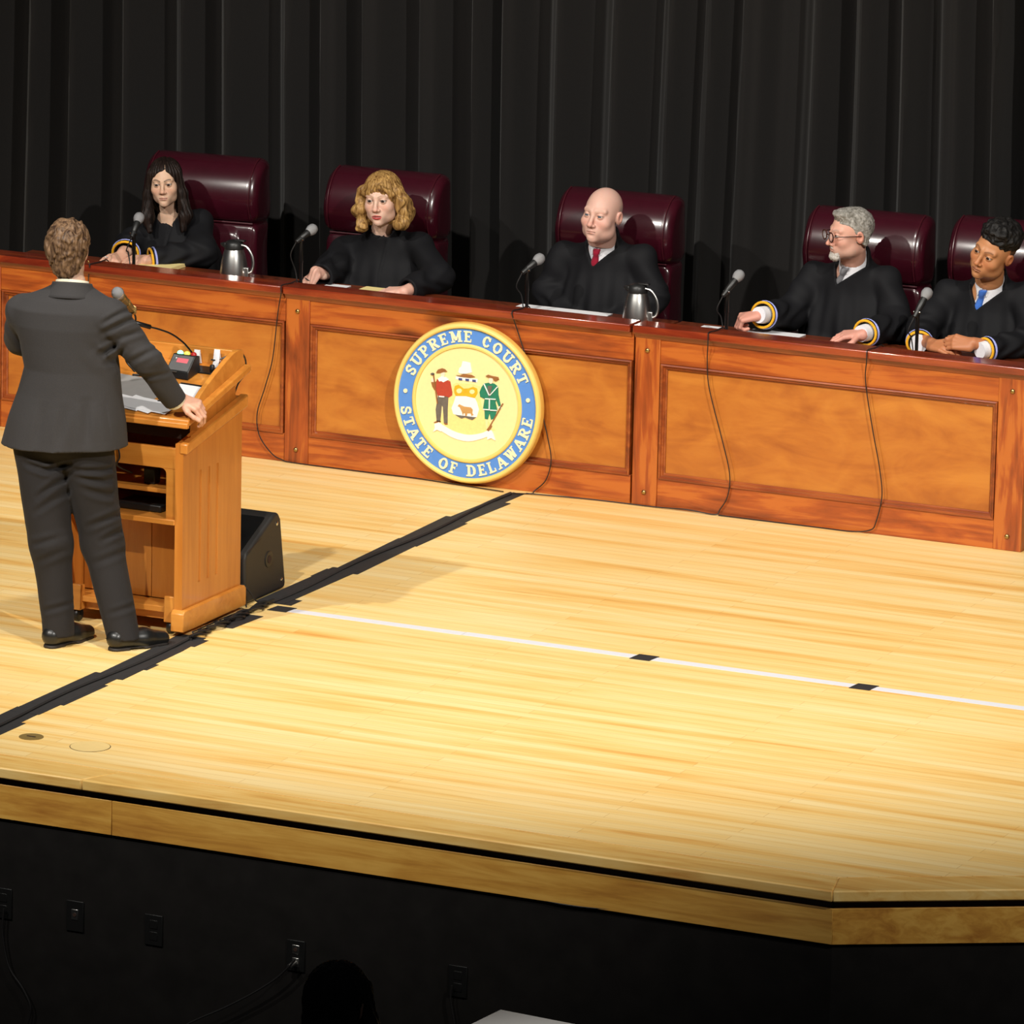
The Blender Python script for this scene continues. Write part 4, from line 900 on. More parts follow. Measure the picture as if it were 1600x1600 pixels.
CHAIRS = [((240, 237), (412, 247), 0.98, 'maroon leather chair behind the dark-haired woman judge'), ((516, 261), (701, 271), 0.98, 'maroon leather chair behind the blonde woman judge'),
          ((879, 294), (1066, 305), 0.98, 'maroon leather chair behind the bald judge'), ((1269, 322), (1455, 337), 0.98, 'maroon leather chair behind the grey-haired judge'), ((1497, 338), (1683, 352), 0.98, 'maroon leather chair behind the judge with the blue tie, at the right edge')]
ROTZ = [0.10, 0.03, 0.03, 0.02, 0.02]
for i, (pa, pb, yc, lab) in enumerate(CHAIRS):
    a, b = at(*pa, 1, yc), at(*pb, 1, yc)
    o = chair0 if i == 0 else copy_tree(chair0)
    o.location = (float(a[0]+b[0])/2, yc, 0); o.rotation_euler = (0, 0, ROTZ[i]); o['label'] = lab
    o.scale = (1, 1, float((a[2]+b[2])/2)/1.175)

# ------------------------------------------------------------------ pit: wall plates, cables, table, onlooker
GO = 'black wall plates below the stage edge'
def plate(px, py, label, kind):
    q = at(px, py, 1, FY+gw); X, Z = float(q[0]), float(q[2]); y = FY+gw
    t = thing('wall_outlet', label, 'outlet', (X, y, Z-0.058), 0, GO)
    obj('cover', MB().box((X-0.036, y-0.006, Z-0.058), (X+0.036, y-0.0002, Z+0.058)), 'plate_black', t, bevel=0.002)
    if kind == 1:
        obj('socket', MB().box((X-0.014, y-0.008, Z-0.014), (X+0.014, y-0.005, Z+0.026)), 'brushed_steel', t, bevel=0.002)
        obj('hole', MB().lathe([(0.007, 0), (0.007, 0.002)], (X, y-0.008, Z+0.006), (0, -1, 0), 12), 'groove_dark', t)
    elif kind == 2:
        for dz in (0.024, -0.024):
            s = obj('socket', MB().box((X-0.014, y-0.008, Z+dz-0.017), (X+0.014, y-0.005, Z+dz+0.017)), 'brushed_steel', t, bevel=0.003)
        obj('hole', MB().lathe([(0.007, 0), (0.007, 0.002)], (X, y-0.008, Z+0.024), (0, -1, 0), 12), 'groove_dark', t)
        obj('plug', MB().tube([(X, y-0.008, Z-0.024), (X-0.01, y-0.04, Z-0.034)], 0.010, 10), 'brushed_steel', t, smooth=True)
    else:
        for dz in (0.022, -0.022):
            obj('socket', MB().box((X-0.016, y-0.0075, Z+dz-0.016), (X+0.016, y-0.005, Z+dz+0.016)), 'plate_black', t, bevel=0.003)
    return X, y, Z
plate(6, 1411, 'black wall plate cut by the left picture edge', 0)
plate(118, 1431, 'black wall plate with one small steel socket', 1)
plate(241, 1453, 'black wall plate with shiny top edge, between the two steel-socket plates', 0)
X4, y4, Z4 = plate(463, 1493, 'black wall plate with two steel sockets and a plugged-in cable', 2)
plate(716, 1533, 'dark wall plate furthest right, above the white table', 0)
GW = 'cables on the pit wall'
def wall_cable(pix, label, off=0.02, r=0.004):
    pts = [tuple(at(px, py, 1, FY+gw-off)) for px, py in pix]
    return tag(obj('wall_cable', MB().tube(bez(pts, 6), r, 6), 'cable_black', smooth=True), label, 'cable', GW)
wall_cable([(461, 1500), (450, 1512), (430, 1530), (395, 1552), (350, 1575), (310, 1592), (270, 1612)], 'dark cable running down left from the two-socket wall plate', 0.045)
wall_cable([(6, 1420), (4, 1460), (14, 1510), (36, 1545), (48, 1575), (42, 1605)], 'dark cable looping down from the leftmost wall plate')
wall_cable([(706, 1540), (704, 1560), (710, 1600), (712, 1640)], 'dark cable hanging from the furthest right wall plate')
lc = [at(788, 1391, 1, FY+0.028), at(830, 1402, 1, FY+0.026), at(880, 1413, 1, FY+0.024), at(930, 1419, 1, FY+0.024), at(970, 1421, 1, FY+0.026), at(1004, 1423, 1, FY+0.028)]
tag(obj('edge_cable', MB().tube(bez([tuple(p) for p in lc], 6), 0.003, 6), 'cable_black', smooth=True), 'black cable sagging just under the stage fascia board', 'cable')
tb = thing('white_table', 'white tabletop corner standing in the dark pit at the bottom edge', 'table', (4.1, -6.2, -1.15))
tc_ = at(782, 1577, 2, -0.40); tx, ty = float(tc_[0]), float(tc_[1])
tr_ = at(905, 1601, 2, -0.40); tl_ = at(733, 1601, 2, -0.40)
ux = (np.array(tr_)-tc_); ux /= np.linalg.norm(ux); uy = (np.array(tl_)-tc_); uy /= np.linalg.norm(uy)
P0 = np.array(tc_); q = [P0, P0+ux*1.5, P0+ux*1.5+uy*0.7, P0+uy*0.7]
q = q[::-1]
obj('tabletop', MB().hexa([tuple(p-np.array([0, 0, 0.03])) for p in q]+[tuple(p) for p in q]), 'white_table', tb, bevel=0.003)
for u, v_ in ((0.06, 0.06), (1.44, 0.06), (1.44, 0.64), (0.06, 0.64)):
    p = P0+ux*u+uy*v_
    obj('leg', MB().tube([(p[0], p[1], -1.1495), (p[0], p[1], -0.43)], 0.018, 8), 'black_metal', tb, smooth=True)
# ------------------------------------------------------------------ people: smooth solid modelling on a grid (surface nets)
F32 = np.float32
def V(*a): return np.array(a, dtype=np.float64)
def smin(a, b, k):
    h = np.clip(0.5+0.5*(b-a)/k, 0, 1); return b+(a-b)*h-k*h*(1-h)
def smax(a, b, k): return -smin(-a, -b, k)
def s_cap(P, a, b, ra, rb):
    a = np.asarray(a, F32); b = np.asarray(b, F32); ba = b-a; pa = P-a
    t = np.clip(pa@ba/max(float(ba@ba), 1e-12), 0, 1).astype(F32)
    return np.linalg.norm(pa-t[:, None]*ba, axis=1)-(ra+(rb-ra)*t)
def s_ell(P, c, r, Rm=None):
    q = P-np.asarray(c, F32)
    if Rm is not None: q = q@np.asarray(Rm, F32)
    r = np.asarray(r, F32); k0 = np.linalg.norm(q/r, axis=1); k1 = np.linalg.norm(q/(r*r), axis=1)
    return k0*(k0-1)/np.maximum(k1, 1e-6)
def wob(P, f, s):
    """cheap smooth noise in -1..1"""
    o = 0
    rr = np.random.RandomState(s)
    for _ in range(5):
        d = rr.normal(size=3).astype(F32); d /= np.linalg.norm(d); o = o+np.sin((P@d)*f*rr.uniform(0.7, 1.5)+rr.uniform(0, 6))
    return o/3.2
def mesh_sdf(fn, lo, hi, h, lip=1.35):
    lo = np.array(lo, F32); hi = np.array(hi, F32)
    n = np.maximum(np.ceil((hi-lo)/h).astype(int)+1, 4); B = 6
    nb = -(-n//B); n = nb*B+1
    cx = [lo[i]+h*(np.arange(nb[i])*B+B/2) for i in range(3)]
    G = np.stack(np.meshgrid(*cx, indexing='ij'), -1).reshape(-1, 3).astype(F32)
    dc = fn(G); act = np.abs(dc) < h*B*0.87*lip+h
    D = np.empty(n, F32)
    S = np.where(dc > 0, 1.0, -1.0).astype(F32).reshape(nb)
    D[:-1, :-1, :-1] = np.repeat(np.repeat(np.repeat(S, B, 0), B, 1), B, 2); D[-1] = D[-2]; D[:, -1] = D[:, -2]; D[:, :, -1] = D[:, :, -2]
    ids = np.argwhere(act.reshape(nb))
    k = np.stack(np.meshgrid(*[np.arange(B+1)]*3, indexing='ij'), -1).reshape(-1, 3)
    for s in range(0, len(ids), 400):
        I = (ids[s:s+400, None, :]*B+k[None]).reshape(-1, 3)
        D[I[:, 0], I[:, 1], I[:, 2]] = fn((lo+I*h).astype(F32))
    neg = D < 0
    cnt = np.zeros(n-1, np.uint8)
    for a in (0, 1):
        for b in (0, 1):
            for c in (0, 1): cnt += neg[a:n[0]-1+a, b:n[1]-1+b, c:n[2]-1+c]
    cells = np.argwhere((cnt > 0) & (cnt < 8))
    idx = -np.ones(n-1, np.int64); idx[cells[:, 0], cells[:, 1], cells[:, 2]] = np.arange(len(cells))
    acc = np.zeros((len(cells), 3), F32); num = np.zeros(len(cells), F32)
    corners = [(a, b, c) for a in (0, 1) for b in (0, 1) for c in (0, 1)]
    val = {q: D[cells[:, 0]+q[0], cells[:, 1]+q[1], cells[:, 2]+q[2]] for q in corners}
    for q in corners:
        for ax in range(3):
            if q[ax] == 0:
                r = list(q); r[ax] = 1; r = tuple(r); a, b = val[q], val[r]
                m = (a < 0) != (b < 0); t = np.where(m, a/np.where(m, a-b, 1), 0)
                p = np.array(q, F32)[None]+np.zeros((len(cells), 3), F32); p[:, ax] += t
                acc += p*m[:, None]; num += m
    v = lo+h*(cells+acc/num[:, None])
    faces = []
    for ax in range(3):
        o = [i for i in range(3) if i != ax]
        sl = [slice(1, n[i]-1) for i in range(3)]; sl[ax] = slice(0, n[ax]-1)
        s2 = list(sl); s2[ax] = slice(1, n[ax])
        A, Bq = neg[tuple(sl)], neg[tuple(s2)]
        E = np.argwhere(A != Bq); off = np.array([0 if i == ax else 1 for i in range(3)]); E = E+off
        inside = neg[E[:, 0], E[:, 1], E[:, 2]]
        def ci(d1, d2):
            q = E.copy(); q[:, o[0]] -= d1; q[:, o[1]] -= d2; return idx[q[:, 0], q[:, 1], q[:, 2]]
        quad = np.stack([ci(1, 1), ci(0, 1), ci(0, 0), ci(1, 0)], 1)
        flip = inside if ax != 1 else ~inside
        quad[~flip] = quad[~flip][:, ::-1]
        faces.append(quad[(quad >= 0).all(1)])
    # one Newton step onto the surface
    e = h*0.35; d0 = fn(v.astype(F32)); g = np.stack([fn((v+np.eye(3, dtype=F32)[i]*e).astype(F32))-d0 for i in range(3)], 1)/e
    gn = np.maximum((g*g).sum(1), 0.2); step = np.clip(d0/gn, -h*0.7, h*0.7); v = v-g*step[:, None]
    return v, np.concatenate(faces)
def np_mesh(name, parts, mat, cols=None):
    """join vertex and quad arrays into one mesh"""
    vs = []; fs = []; o = 0
    for v, f in parts: vs.append(v); fs.append(f+o); o += len(v)
    v = np.concatenate(vs).astype(F32); f = np.concatenate(fs).astype(np.int32)
    me = bpy.data.meshes.new(name); me.vertices.add(len(v)); me.vertices.foreach_set('co', v.ravel())
    me.loops.add(f.size); me.loops.foreach_set('vertex_index', f.ravel())
    me.polygons.add(len(f)); me.polygons.foreach_set('loop_start', np.arange(0, f.size, 4, dtype=np.int32)); 
    me.polygons.foreach_set('use_smooth', np.ones(len(f), bool))
    me.update(calc_edges=True); me.validate()
    if cols is not None:
        c = np.concatenate(cols).astype(F32); c = np.concatenate([c, np.ones((len(c), 1), F32)], 1)
        a = me.color_attributes.new('Col', 'FLOAT_COLOR', 'POINT'); a.data.foreach_set('color', c.ravel())
    me.materials.append(MATS[mat])
    return me
def rotm(az, pitch, roll):
    return np.array(Matrix.Rotation(math.radians(az), 3, 'Z') @ Matrix.Rotation(math.radians(pitch), 3, 'X') @ Matrix.Rotation(math.radians(roll), 3, 'Y'))
SX2 = (-1.0, 1.0)
def head_fn(p, nl):
    """face looks along -y; origin at eye level between the ears; nl = neck base in this frame"""
    w_, jw = p.get('w', 1.0), p.get('jaw', 1.0); lip = p.get('lip', 1.0); op = p.get('eye', 1.0); ns = p.get('nose', 1.0); nk = p.get('neck', 1.0)
    fat = p.get('fat', 0.0); mouth = p.get('mouth', 0.0)
    def fn(P):
        A = P.copy(); A[:, 0] = np.abs(A[:, 0])
        d = s_ell(P, (0, 0.016, 0.030), (0.075*w_, 0.096, 0.086))
        d = smin(d, s_ell(P, (0, -0.026, -0.020), (0.064*w_, 0.060, 0.088)), 0.03)
        d = smin(d, s_ell(P, (0, -0.034, -0.072), (0.052*jw, 0.047, 0.042)), 0.03)
        d = smin(d, s_ell(A, (0.046*jw, -0.012, -0.070), (0.018+fat, 0.030, 0.024+fat)), 0.03)
        d = smin(d, s_ell(P, (0, -0.070, -0.103), (0.021, 0.017, 0.015)), 0.022)
        d = smin(d, s_ell(A, (0.041, -0.057, -0.030), (0.021+fat, 0.021+fat*0.5, 0.020)), 0.028)
        d = smin(d, s_cap(A, (0.010, -0.0835, 0.020), (0.044, -0.070, 0.023), 0.0095, 0.0085), 0.016)
        d = smax(d, -s_ell(A, (0.031, -0.098, -0.001), (0.018, 0.0165, 0.0120)), 0.012)
        d = smin(d, s_cap(P, (0, -0.084, 0.014), (0, -0.104*ns**0.3, -0.030*ns), 0.0070, 0.0090), 0.012)
        d = smin(d, s_ell(P, (0, -0.1075*ns**0.3, -0.0365*ns), (0.0115, 0.0115, 0.0100)), 0.008)
        d = smin(d, s_ell(A, (0.0125, -0.0965, -0.0405*ns), (0.0080, 0.0100, 0.0068)), 0.006)
        d = smax(d, -s_ell(A, (0.0070, -0.101, -0.0475*ns), (0.0038, 0.0050, 0.0030)), 0.003)
        d = smin(d, s_ell(P, (0, -0.073, -0.068), (0.030, 0.0205, 0.024)), 0.02)
        up = s_cap(A, (0.0, -0.0945, -0.0655+mouth*0.3), (0.022, -0.0840, -0.0695), 0.0048*lip, 0.0022)
        lo_ = s_cap(A, (0.0, -0.0925, -0.0745-mouth), (0.019, -0.0835, -0.0710), 0.0062*lip, 0.0025)
        d = smin(d, np.minimum(up, lo_), 0.005)
        d = smax(d, -s_cap(A, (0.0, -0.0985, -0.0698-mouth*0.4), (0.021, -0.0880, -0.0702), 0.0022+mouth*0.5, 0.0012), 0.003)
        d = smax(d, -s_ell(P, (0, -0.096, -0.0855-mouth), (0.018, 0.008, 0.0055)), 0.01)
        # eyes: lids over the ball, opening carved
        eb = V(0.0315, -0.0775, 0.0); d = smin(d, np.linalg.norm(A-eb.astype(F32), axis=1)-0.0138, 0.005)
        ex, ez = A[:, 0]-0.0315, A[:, 2]-0.0004
        q = np.sqrt((ex/0.0135)**2+(ez/np.where(ez > 0, 0.0046*op, 0.0042*op))**2); dl = (q-1)*0.0042*op
        d = np.maximum(d, -np.maximum(dl, A[:, 1]-(-0.0775)))
        # ears
        if p.get('ears', True):
            Re = np.array(Euler((0.15, 0.18, -0.30)).to_matrix())
            e = s_ell(A, (0.0795*w_, 0.014, -0.006), (0.0085, 0.0185, 0.0315), Re)
            e = smax(e, -s_ell(A, (0.0890*w_, 0.011, -0.003), (0.0080, 0.0105, 0.0185), Re), 0.004)
            d = smin(d, e, 0.006)
        n0 = V(0, 0.022, -0.070); d = smin(d, s_cap(P, n0, nl, 0.052*nk, 0.058*nk), 0.022)
        return d
    return fn
def head_cols(p, v):
    """skin colours: lips, brows, warm cheeks, plus painted shade between the lips"""
    base = np.array(p['skin'], F32); c = np.tile(base, (len(v), 1)); x, y, z = np.abs(v[:, 0]), v[:, 1], v[:, 2]
    def mix(m, col):
        nonlocal c
        m = np.clip(m, 0, 1)[:, None]; c = c*(1-m)+np.array(col, F32)*m
    front = y < -0.03
    rosy = np.exp(-(((x-0.040)/0.022)**2+((z+0.032)/0.020)**2))*front
    nosed = np.exp(-((x/0.016)**2+((z+0.036)/0.016)**2))*(y < -0.085)
    mix(0.42*rosy+0.45*nosed, base*np.array([1.0, 0.66, 0.62]))
    ear = (x > 0.076)*(np.abs(z) < 0.04)*(y > -0.02); mix(0.35*ear, base*np.array([1.05, 0.65, 0.6]))
    mo = p.get('mouth', 0.0)
    zl = -0.0702-mo*0.4
    wl = np.clip(1-(x/0.0235)**2, 0, 1)
    up = (z > zl)*(z < zl+0.0085*np.sqrt(wl)*p.get('lip', 1)); lo_ = (z <= zl)*(z > zl-(0.0105+mo)*np.sqrt(wl)*p.get('lip', 1))
    mix(p.get('lipmix', 0.6)*(up | lo_)*(y < -0.075), p.get('lipcol', base*np.array([0.85, 0.5, 0.5])))
    mix(0.75*(np.abs(z-zl) < 0.0013+mo*0.4)*(x < 0.021)*(y < -0.075), base*0.18)  # dark line paints the shade where the lips part
    zb = 0.0215+0.0075*np.sin(np.clip((x-0.012)/0.036, 0, 1)*math.pi*0.8)-0.002
    br = np.exp(-((z-zb)/(0.0036*p.get('browth', 1)))**2)*(x > 0.010)*(x < 0.047)*(y < -0.045)
    mix(p.get('browmix', 0.75)*br, p.get('brow', (0.05, 0.03, 0.02)))
    ex = x-0.0315; q = np.sqrt((ex/0.0150)**2+((z-0.0004)/np.where(z > 0, 0.0062, 0.0052))**2)
    mix(p.get('lash', 0.6)*np.exp(-((q-0.95)/0.16)**2)*(y < -0.06)*np.where(z > 0.0, 1.0, 0.5), base*0.10)
    if p.get('fringe'):       # short cropped side hair on a bald head
        m = (z < 0.055)*(z > -0.07)*(y > 0.0+0.0*x)*(x > 0.02); mm = m*np.clip((y-0.0)/0.02, 0, 1)*np.clip((0.055-z)/0.02, 0, 1)
        mix(0.45*mm*(1-ear), p['fringe'])
    if p.get('stubble') is not None:
        m = np.exp(-(((z+0.085)/0.03)**2))*(y < 0.0); mix(0.25*m, p['stubble'])
    return c
def hand_prims(wr, d, n, side, curl, size=1.0, spread=0.0, thumb=(0.55, 0.75, -0.25)):
    """wrist, pointing direction, normal of the back of the hand, side (+1: thumb along d x n), finger curl angles in degrees"""
    d = np.array(d, float); d /= np.linalg.norm(d); n = np.array(n, float); n -= d*(n@d); n /= np.linalg.norm(n); s = np.cross(d, n)*side
    L = []; S_ = size
    offs = (0.029, 0.010, -0.009, -0.027); lens = ((.043, .026, .021), (.047, .029, .022), (.043, .027, .021), (.034, .021, .018))
    for i in range(4):
        k0 = wr+d*0.012*S_+s*offs[i]*0.55*S_; kn = wr+(d*(0.088-0.006*abs(i-1.2))+s*offs[i]+n*0.003)*S_
        L.append((k0, kn, 0.0150*S_, 0.0108*S_))
        dd = d+s*spread*offs[i]*10; p0 = kn; ang = 0
        cu = curl if isinstance(curl[0], (int, float)) else curl[i]
        for j in range(3):
            ang += math.radians(cu[j]); e = dd*math.cos(ang)-n*math.sin(ang); e /= np.linalg.norm(e)
            p1 = p0+e*lens[i][j]*S_; r = (0.0098, 0.0088, 0.0078)[j]*S_*(0.92 if i == 3 else 1); L.append((p0, p1, r, r*0.92)); p0 = p1
    t0 = wr+(d*0.022+s*0.022)*S_; e = d*thumb[0]+s*thumb[1]+n*thumb[2]; e /= np.linalg.norm(e); t1 = t0+e*0.044*S_
    e2 = d*(thumb[0]+0.5)+s*(thumb[1]-0.35)+n*(thumb[2]-0.1); e2 /= np.linalg.norm(e2); t2 = t1+e2*0.034*S_; e3 = d*(thumb[0]+0.8)+s*(thumb[1]-0.6)+n*(thumb[2]-0.15); e3 /= np.linalg.norm(e3); t3 = t2+e3*0.026*S_
    L += [(t0, t1, 0.0150*S_, 0.0112*S_), (t1, t2, 0.0108*S_, 0.0098*S_), (t2, t3, 0.0096*S_, 0.0080*S_)]
    return L
def hand_mesh(wr, elbow, prims, h=0.003, size=1.0):
    fore = (wr+(np.array(elbow)-wr)*0.45)
    arm = (wr, fore, 0.0255*size, 0.032*size)
    pts = np.array([p for q in prims+[arm] for p in q[:2]]); lo = pts.min(0)-0.04; hi = pts.max(0)+0.04
    def fn(P):
        d = s_cap(P, *arm)
        palm = None
        for i, q in enumerate(prims):
            e = s_cap(P, *q); k = 0.012 if i % 4 == 0 and i < 16 else 0.0035
            d = smin(d, e, k if i < 16 else 0.008 if i == 16 else 0.004)
        return d
    return mesh_sdf(fn, lo, hi, h)
def eye_objs(p, Rm, H, s, parent, look=(0.0, 0.0)):
    for sx in SX2:
        c = H+Rm@(V(sx*0.0315, -0.0775, 0.0)*s)
        n = 16; fwd = V(look[0], -1, look[1]); fwd /= np.linalg.norm(fwd); ax = Rm@fwd
        o = obj('eye', MB().lathe([(0.0002, -0.0124*s)]+[(0.0124*s*math.sin(a), -0.0124*s*math.cos(a)) for a in np.linspace(0.25, math.pi-0.42, 10)], tuple(c), tuple(ax), n), 'eye_white', parent, smooth=True)
        obj('iris', MB().lathe([(0.0074*s, 0.0098*s), (0.0074*s, 0.0106*s), (0.0040*s, 0.0125*s), (0.0004, 0.0130*s)], tuple(c), tuple(ax), n), p.get('iris', 'iris_brown'), o, smooth=True)
def local_fn(fn, H, Rm, s):
    return lambda P: fn(((P-H.astype(F32))@Rm.astype(F32)/F32(s)).astype(F32))*F32(s)
def to_world(v, H, Rm, s): return (v*s)@Rm.T+H
def base_shift(parts, base): return [(v-np.array(base, F32), f) for v, f in parts]
def lobj(name, v, f, mat, parent):
    """a world-coordinate numpy mesh below a person"""
    me = np_mesh(name, [(v, f)], mat); return obj(name, me, mat, parent)
def band(pts, hs, tv, name, mat, parent, th=0.0):
    pass
# ------------------------------------------------------------------ the five judges
DESKZ = 0.7285
def px3(x, y, Y_): return np.array(at(x, y, 1, Y_))
def ring_tube(c, ax, r, rt, n=20, squash=1.0, up=(0, 0, 1)):
    ax = Vector(ax).normalized(); a = ax.cross(Vector(up)); a.normalize(); b = a.cross(ax)
    pts = [Vector(c)+a*(r*math.cos(t))+b*(r*squash*math.sin(t)) for t in np.linspace(0, 2*math.pi, n, endpoint=False)]
    return MB().tube(pts, rt, 8, closed=True)
def judge(J):
    p = J['face']; s = p.get('s', 1.0)
    Rm = rotm(*J['head_rot']); H = px3(*J['H'], J.get('HY', 0.60))
    N = px3(*J['N'], J.get('NY', 0.66)); nl = Rm.T@((N-H)/s)
    fn = head_fn(p, nl)
    zlo = min(-0.13, float(nl[2])-0.03)
    lo = (-0.11, -0.135, zlo); hi = (0.11, max(0.13, float(nl[1])+0.075), 0.135)
    if abs(nl[0]) > 0.03: lo = (-0.14, lo[1], lo[2]); hi = (0.14, hi[1], hi[2])
    hv, hf = mesh_sdf(fn, lo, hi, 0.0024)
    hc = head_cols(p, hv); parts = [(to_world(hv, H, Rm, s), hf)]; cols = [hc]
    A = J['arms']; arms = []
    for a in A:
        S_, E_, W_ = px3(*a['S'][:2], a['S'][2]), px3(*a['E'][:2], a['E'][2]), px3(*a['W'][:2], a['W'][2])
        if not a.get('lap'): W_[2] = max(W_[2], DESKZ+0.035); E_[2] = max(E_[2], DESKZ+0.06)
        arms.append((S_, E_, W_))
        if a.get('hand'):
            hd = a['hand']; pr = hand_prims(W_+(W_-E_)/np.linalg.norm(W_-E_)*0.02 if 'at' not in hd else px3(*hd['at'][:2], hd['at'][2]), hd['d'], hd['n'], hd['side'], hd['curl'], hd.get('size', 1.0), hd.get('spread', 0), hd.get('thumb', (0.55, 0.75, -0.25)))
            w0 = pr[0][0]-np.array(hd['d'])*0.012; tgt = E_
            if 'at' in hd: dq = (W_-E_)/np.linalg.norm(W_-E_); tgt = w0+(W_-dq*0.05-w0)/0.45
            v, f = hand_mesh(w0, tgt, pr, 0.003); parts.append((v, f))
            sk = np.tile(np.array(p['skin'], F32)*np.array([1.0, 0.86, 0.86], F32), (len(v), 1)); cols.append(sk)
    bx = float((arms[0][0][0]+arms[1][0][0])/2); PEL = V(bx, 0.76, 0.59)
    SM = (arms[0][0]+arms[1][0])/2
    def body_fn(P):     # slim body under the clothes
        d = s_cap(P, SM+V(0, 0.03, -0.02), PEL, 0.10, 0.12)
        for S_, E_, W_ in arms:
            d = smin(d, s_cap(P, S_, E_, 0.045, 0.038), 0.04); d = smin(d, s_cap(P, E_, E_+(W_-E_)*0.8, 0.036, 0.026), 0.02)
        for sx in SX2:
            K = V(bx+sx*0.12, 0.45, 0.57); d = smin(d, s_cap(P, PEL+V(sx*0.08, 0, 0), K, 0.075, 0.055), 0.04)
            d = smin(d, s_cap(P, K, V(bx+sx*0.12, 0.46, 0.06), 0.05, 0.035), 0.03); d = smin(d, s_cap(P, V(bx+sx*0.12, 0.46, 0.04), V(bx+sx*0.12, 0.32, 0.03), 0.035, 0.03), 0.02)
        return smin(d, s_cap(P, N, SM+V(0, 0.02, -0.05), 0.05, 0.09), 0.05)
    ap = np.array([q for a in arms for q in a]+[PEL, N]); lo = ap.min(0)-0.1; hi = ap.max(0)+0.1; lo[2] = 0.0; lo[1] = min(lo[1], 0.25)
    lo[0] -= 0.1; hi[0] += 0.1
    v, f = mesh_sdf(body_fn, lo, hi, 0.014); parts.append((v, f)); cols.append(np.tile(np.array(p['skin'], F32), (len(v), 1)))
    base = (bx, 0.80, 0.0)
    me = np_mesh('person', base_shift(parts, base), 'skin', cols)
    body = bpy.data.objects.new('person', me); COL.objects.link(body); body.location = base
    tag(body, J['label'], 'person', 'judges at the bench')
    eye_objs(p, Rm, H, s, body, J.get('look', (0, 0)))
    # ---- robe
    SW = J.get('sw', 0.060); fold = J.get('seed', 1)
    CH = SM+V(0, 0.02, -0.16); BL = V(float(SM[0]*0.5+bx*0.5), 0.725, 0.67)
    vz = float(px3(*J['V'], 0.56)[2]); vx = float(px3(*J['V'], 0.56)[0]); va = J.get('va', 0.55)
    tyaw = math.radians(J.get('torso', 0)); tc, ts = math.cos(tyaw), math.sin(tyaw)
    topx = float(N[0]+math.sin(tyaw)*0.06)+J.get('vtop', 0.0); vsl = (topx-vx)/max(float(N[2])-vz, 0.02)
    def torso(P):
        Rt = np.array([[tc, -ts, 0], [ts, tc, 0], [0, 0, 1]])
        d = s_ell(P, CH, (0.205, 0.138, 0.20), Rt)
        d = smin(d, s_ell(P, BL, (0.225, 0.150, 0.20), Rt), 0.08)
        d = smin(d, s_cap(P, arms[0][0], arms[1][0], SW, SW), 0.06)
        d = smin(d, s_cap(P, N+V(0, 0.010, 0.012), SM+V(0, 0.03, -0.10), J.get('ncr', 0.074), 0.12), 0.05)
        return d
    def robe(P):
        d = torso(P)
        ang = np.arctan2(P[:, 0]-bx, -(P[:, 1]-0.90))
        fade = np.clip((float(SM[2])-P[:, 2])/0.22, 0, 1)
        d = d+fade*(0.0075*np.sin(ang*13+fold+1.5*np.sin(P[:, 2]*9+fold))+0.005*np.sin(ang*27+2*fold))
        for i, (S_, E_, W_) in enumerate(arms):
            tr = A[i].get('cuff', 0.062)
            dr = (W_-E_)/np.linalg.norm(W_-E_)
            ua = s_cap(P, S_, E_, SW, 0.068); fa = s_cap(P, E_, W_, 0.066, tr)
            fa = fa+0.0055*np.sin((P@(dr*55).astype(F32))+3*np.sin(P[:, 2]*40+fold))*np.clip(1-((P-W_.astype(F32))@dr.astype(F32)+0.06)/0.06, 0, 1)
            ua = ua+0.006*np.sin(P@V(26, 18, 40).astype(F32)+fold*2)
            a = smin(ua, fa, 0.035)
            cut = (P-W_.astype(F32))@dr.astype(F32)
            a = np.maximum(a, cut)
            if A[i].get('hand'): a = np.maximum(a, -np.maximum(s_cap(P, W_-dr*0.05, W_+dr*0.04, tr-0.016, tr-0.010), -cut-0.06))
            d = smin(d, a, 0.03)
        for sx in SX2:
            d = smin(d, s_cap(P, V(bx+sx*0.09, 0.74, 0.595), V(bx+sx*0.12, 0.46, 0.59), 0.11, 0.095), 0.05)
        # neck opening
        x_ = (P[:, 0]-vx)*math.cos(0)+0; zz = P[:, 2]-vz
        vcut = np.maximum(np.abs(x_-vsl*zz)*math.cos(va)-zz*math.sin(va), P[:, 1]-(N[1]+0.0))
        d = smax(d, -vcut, 0.004)
        d = np.maximum(d, -s_cap(P, N+V(0, 0, -0.01), H+V(0, 0.02, -0.05), 0.061, 0.070))
        d = np.maximum(d, P[:, 2]-(float(N[2])+0.040+0.35*(P[:, 1]-float(N[1]))))
        if J.get('zip'):
            zx = P[:, 0]-vx-0.012*np.sin(P[:, 2]*14); d = d+0.0045*np.exp(-(zx/0.006)**2)*(P[:, 1] < CH[1])
        return np.maximum(d, 0.487-P[:, 2])
    lo = ap.min(0)-0.13; hi = ap.max(0)+0.13; lo[2] = 0.41; lo[1] = min(lo[1], 0.28); hi[2] = float(N[2])+0.06; lo[0] = min(lo[0], bx-0.27); hi[0] = max(hi[0], bx+0.27); hi[1] = 1.02
    v, f = mesh_sdf(robe, lo, hi, 0.0065)
    rb = lobj('robe', v, f, 'robe_black', body)
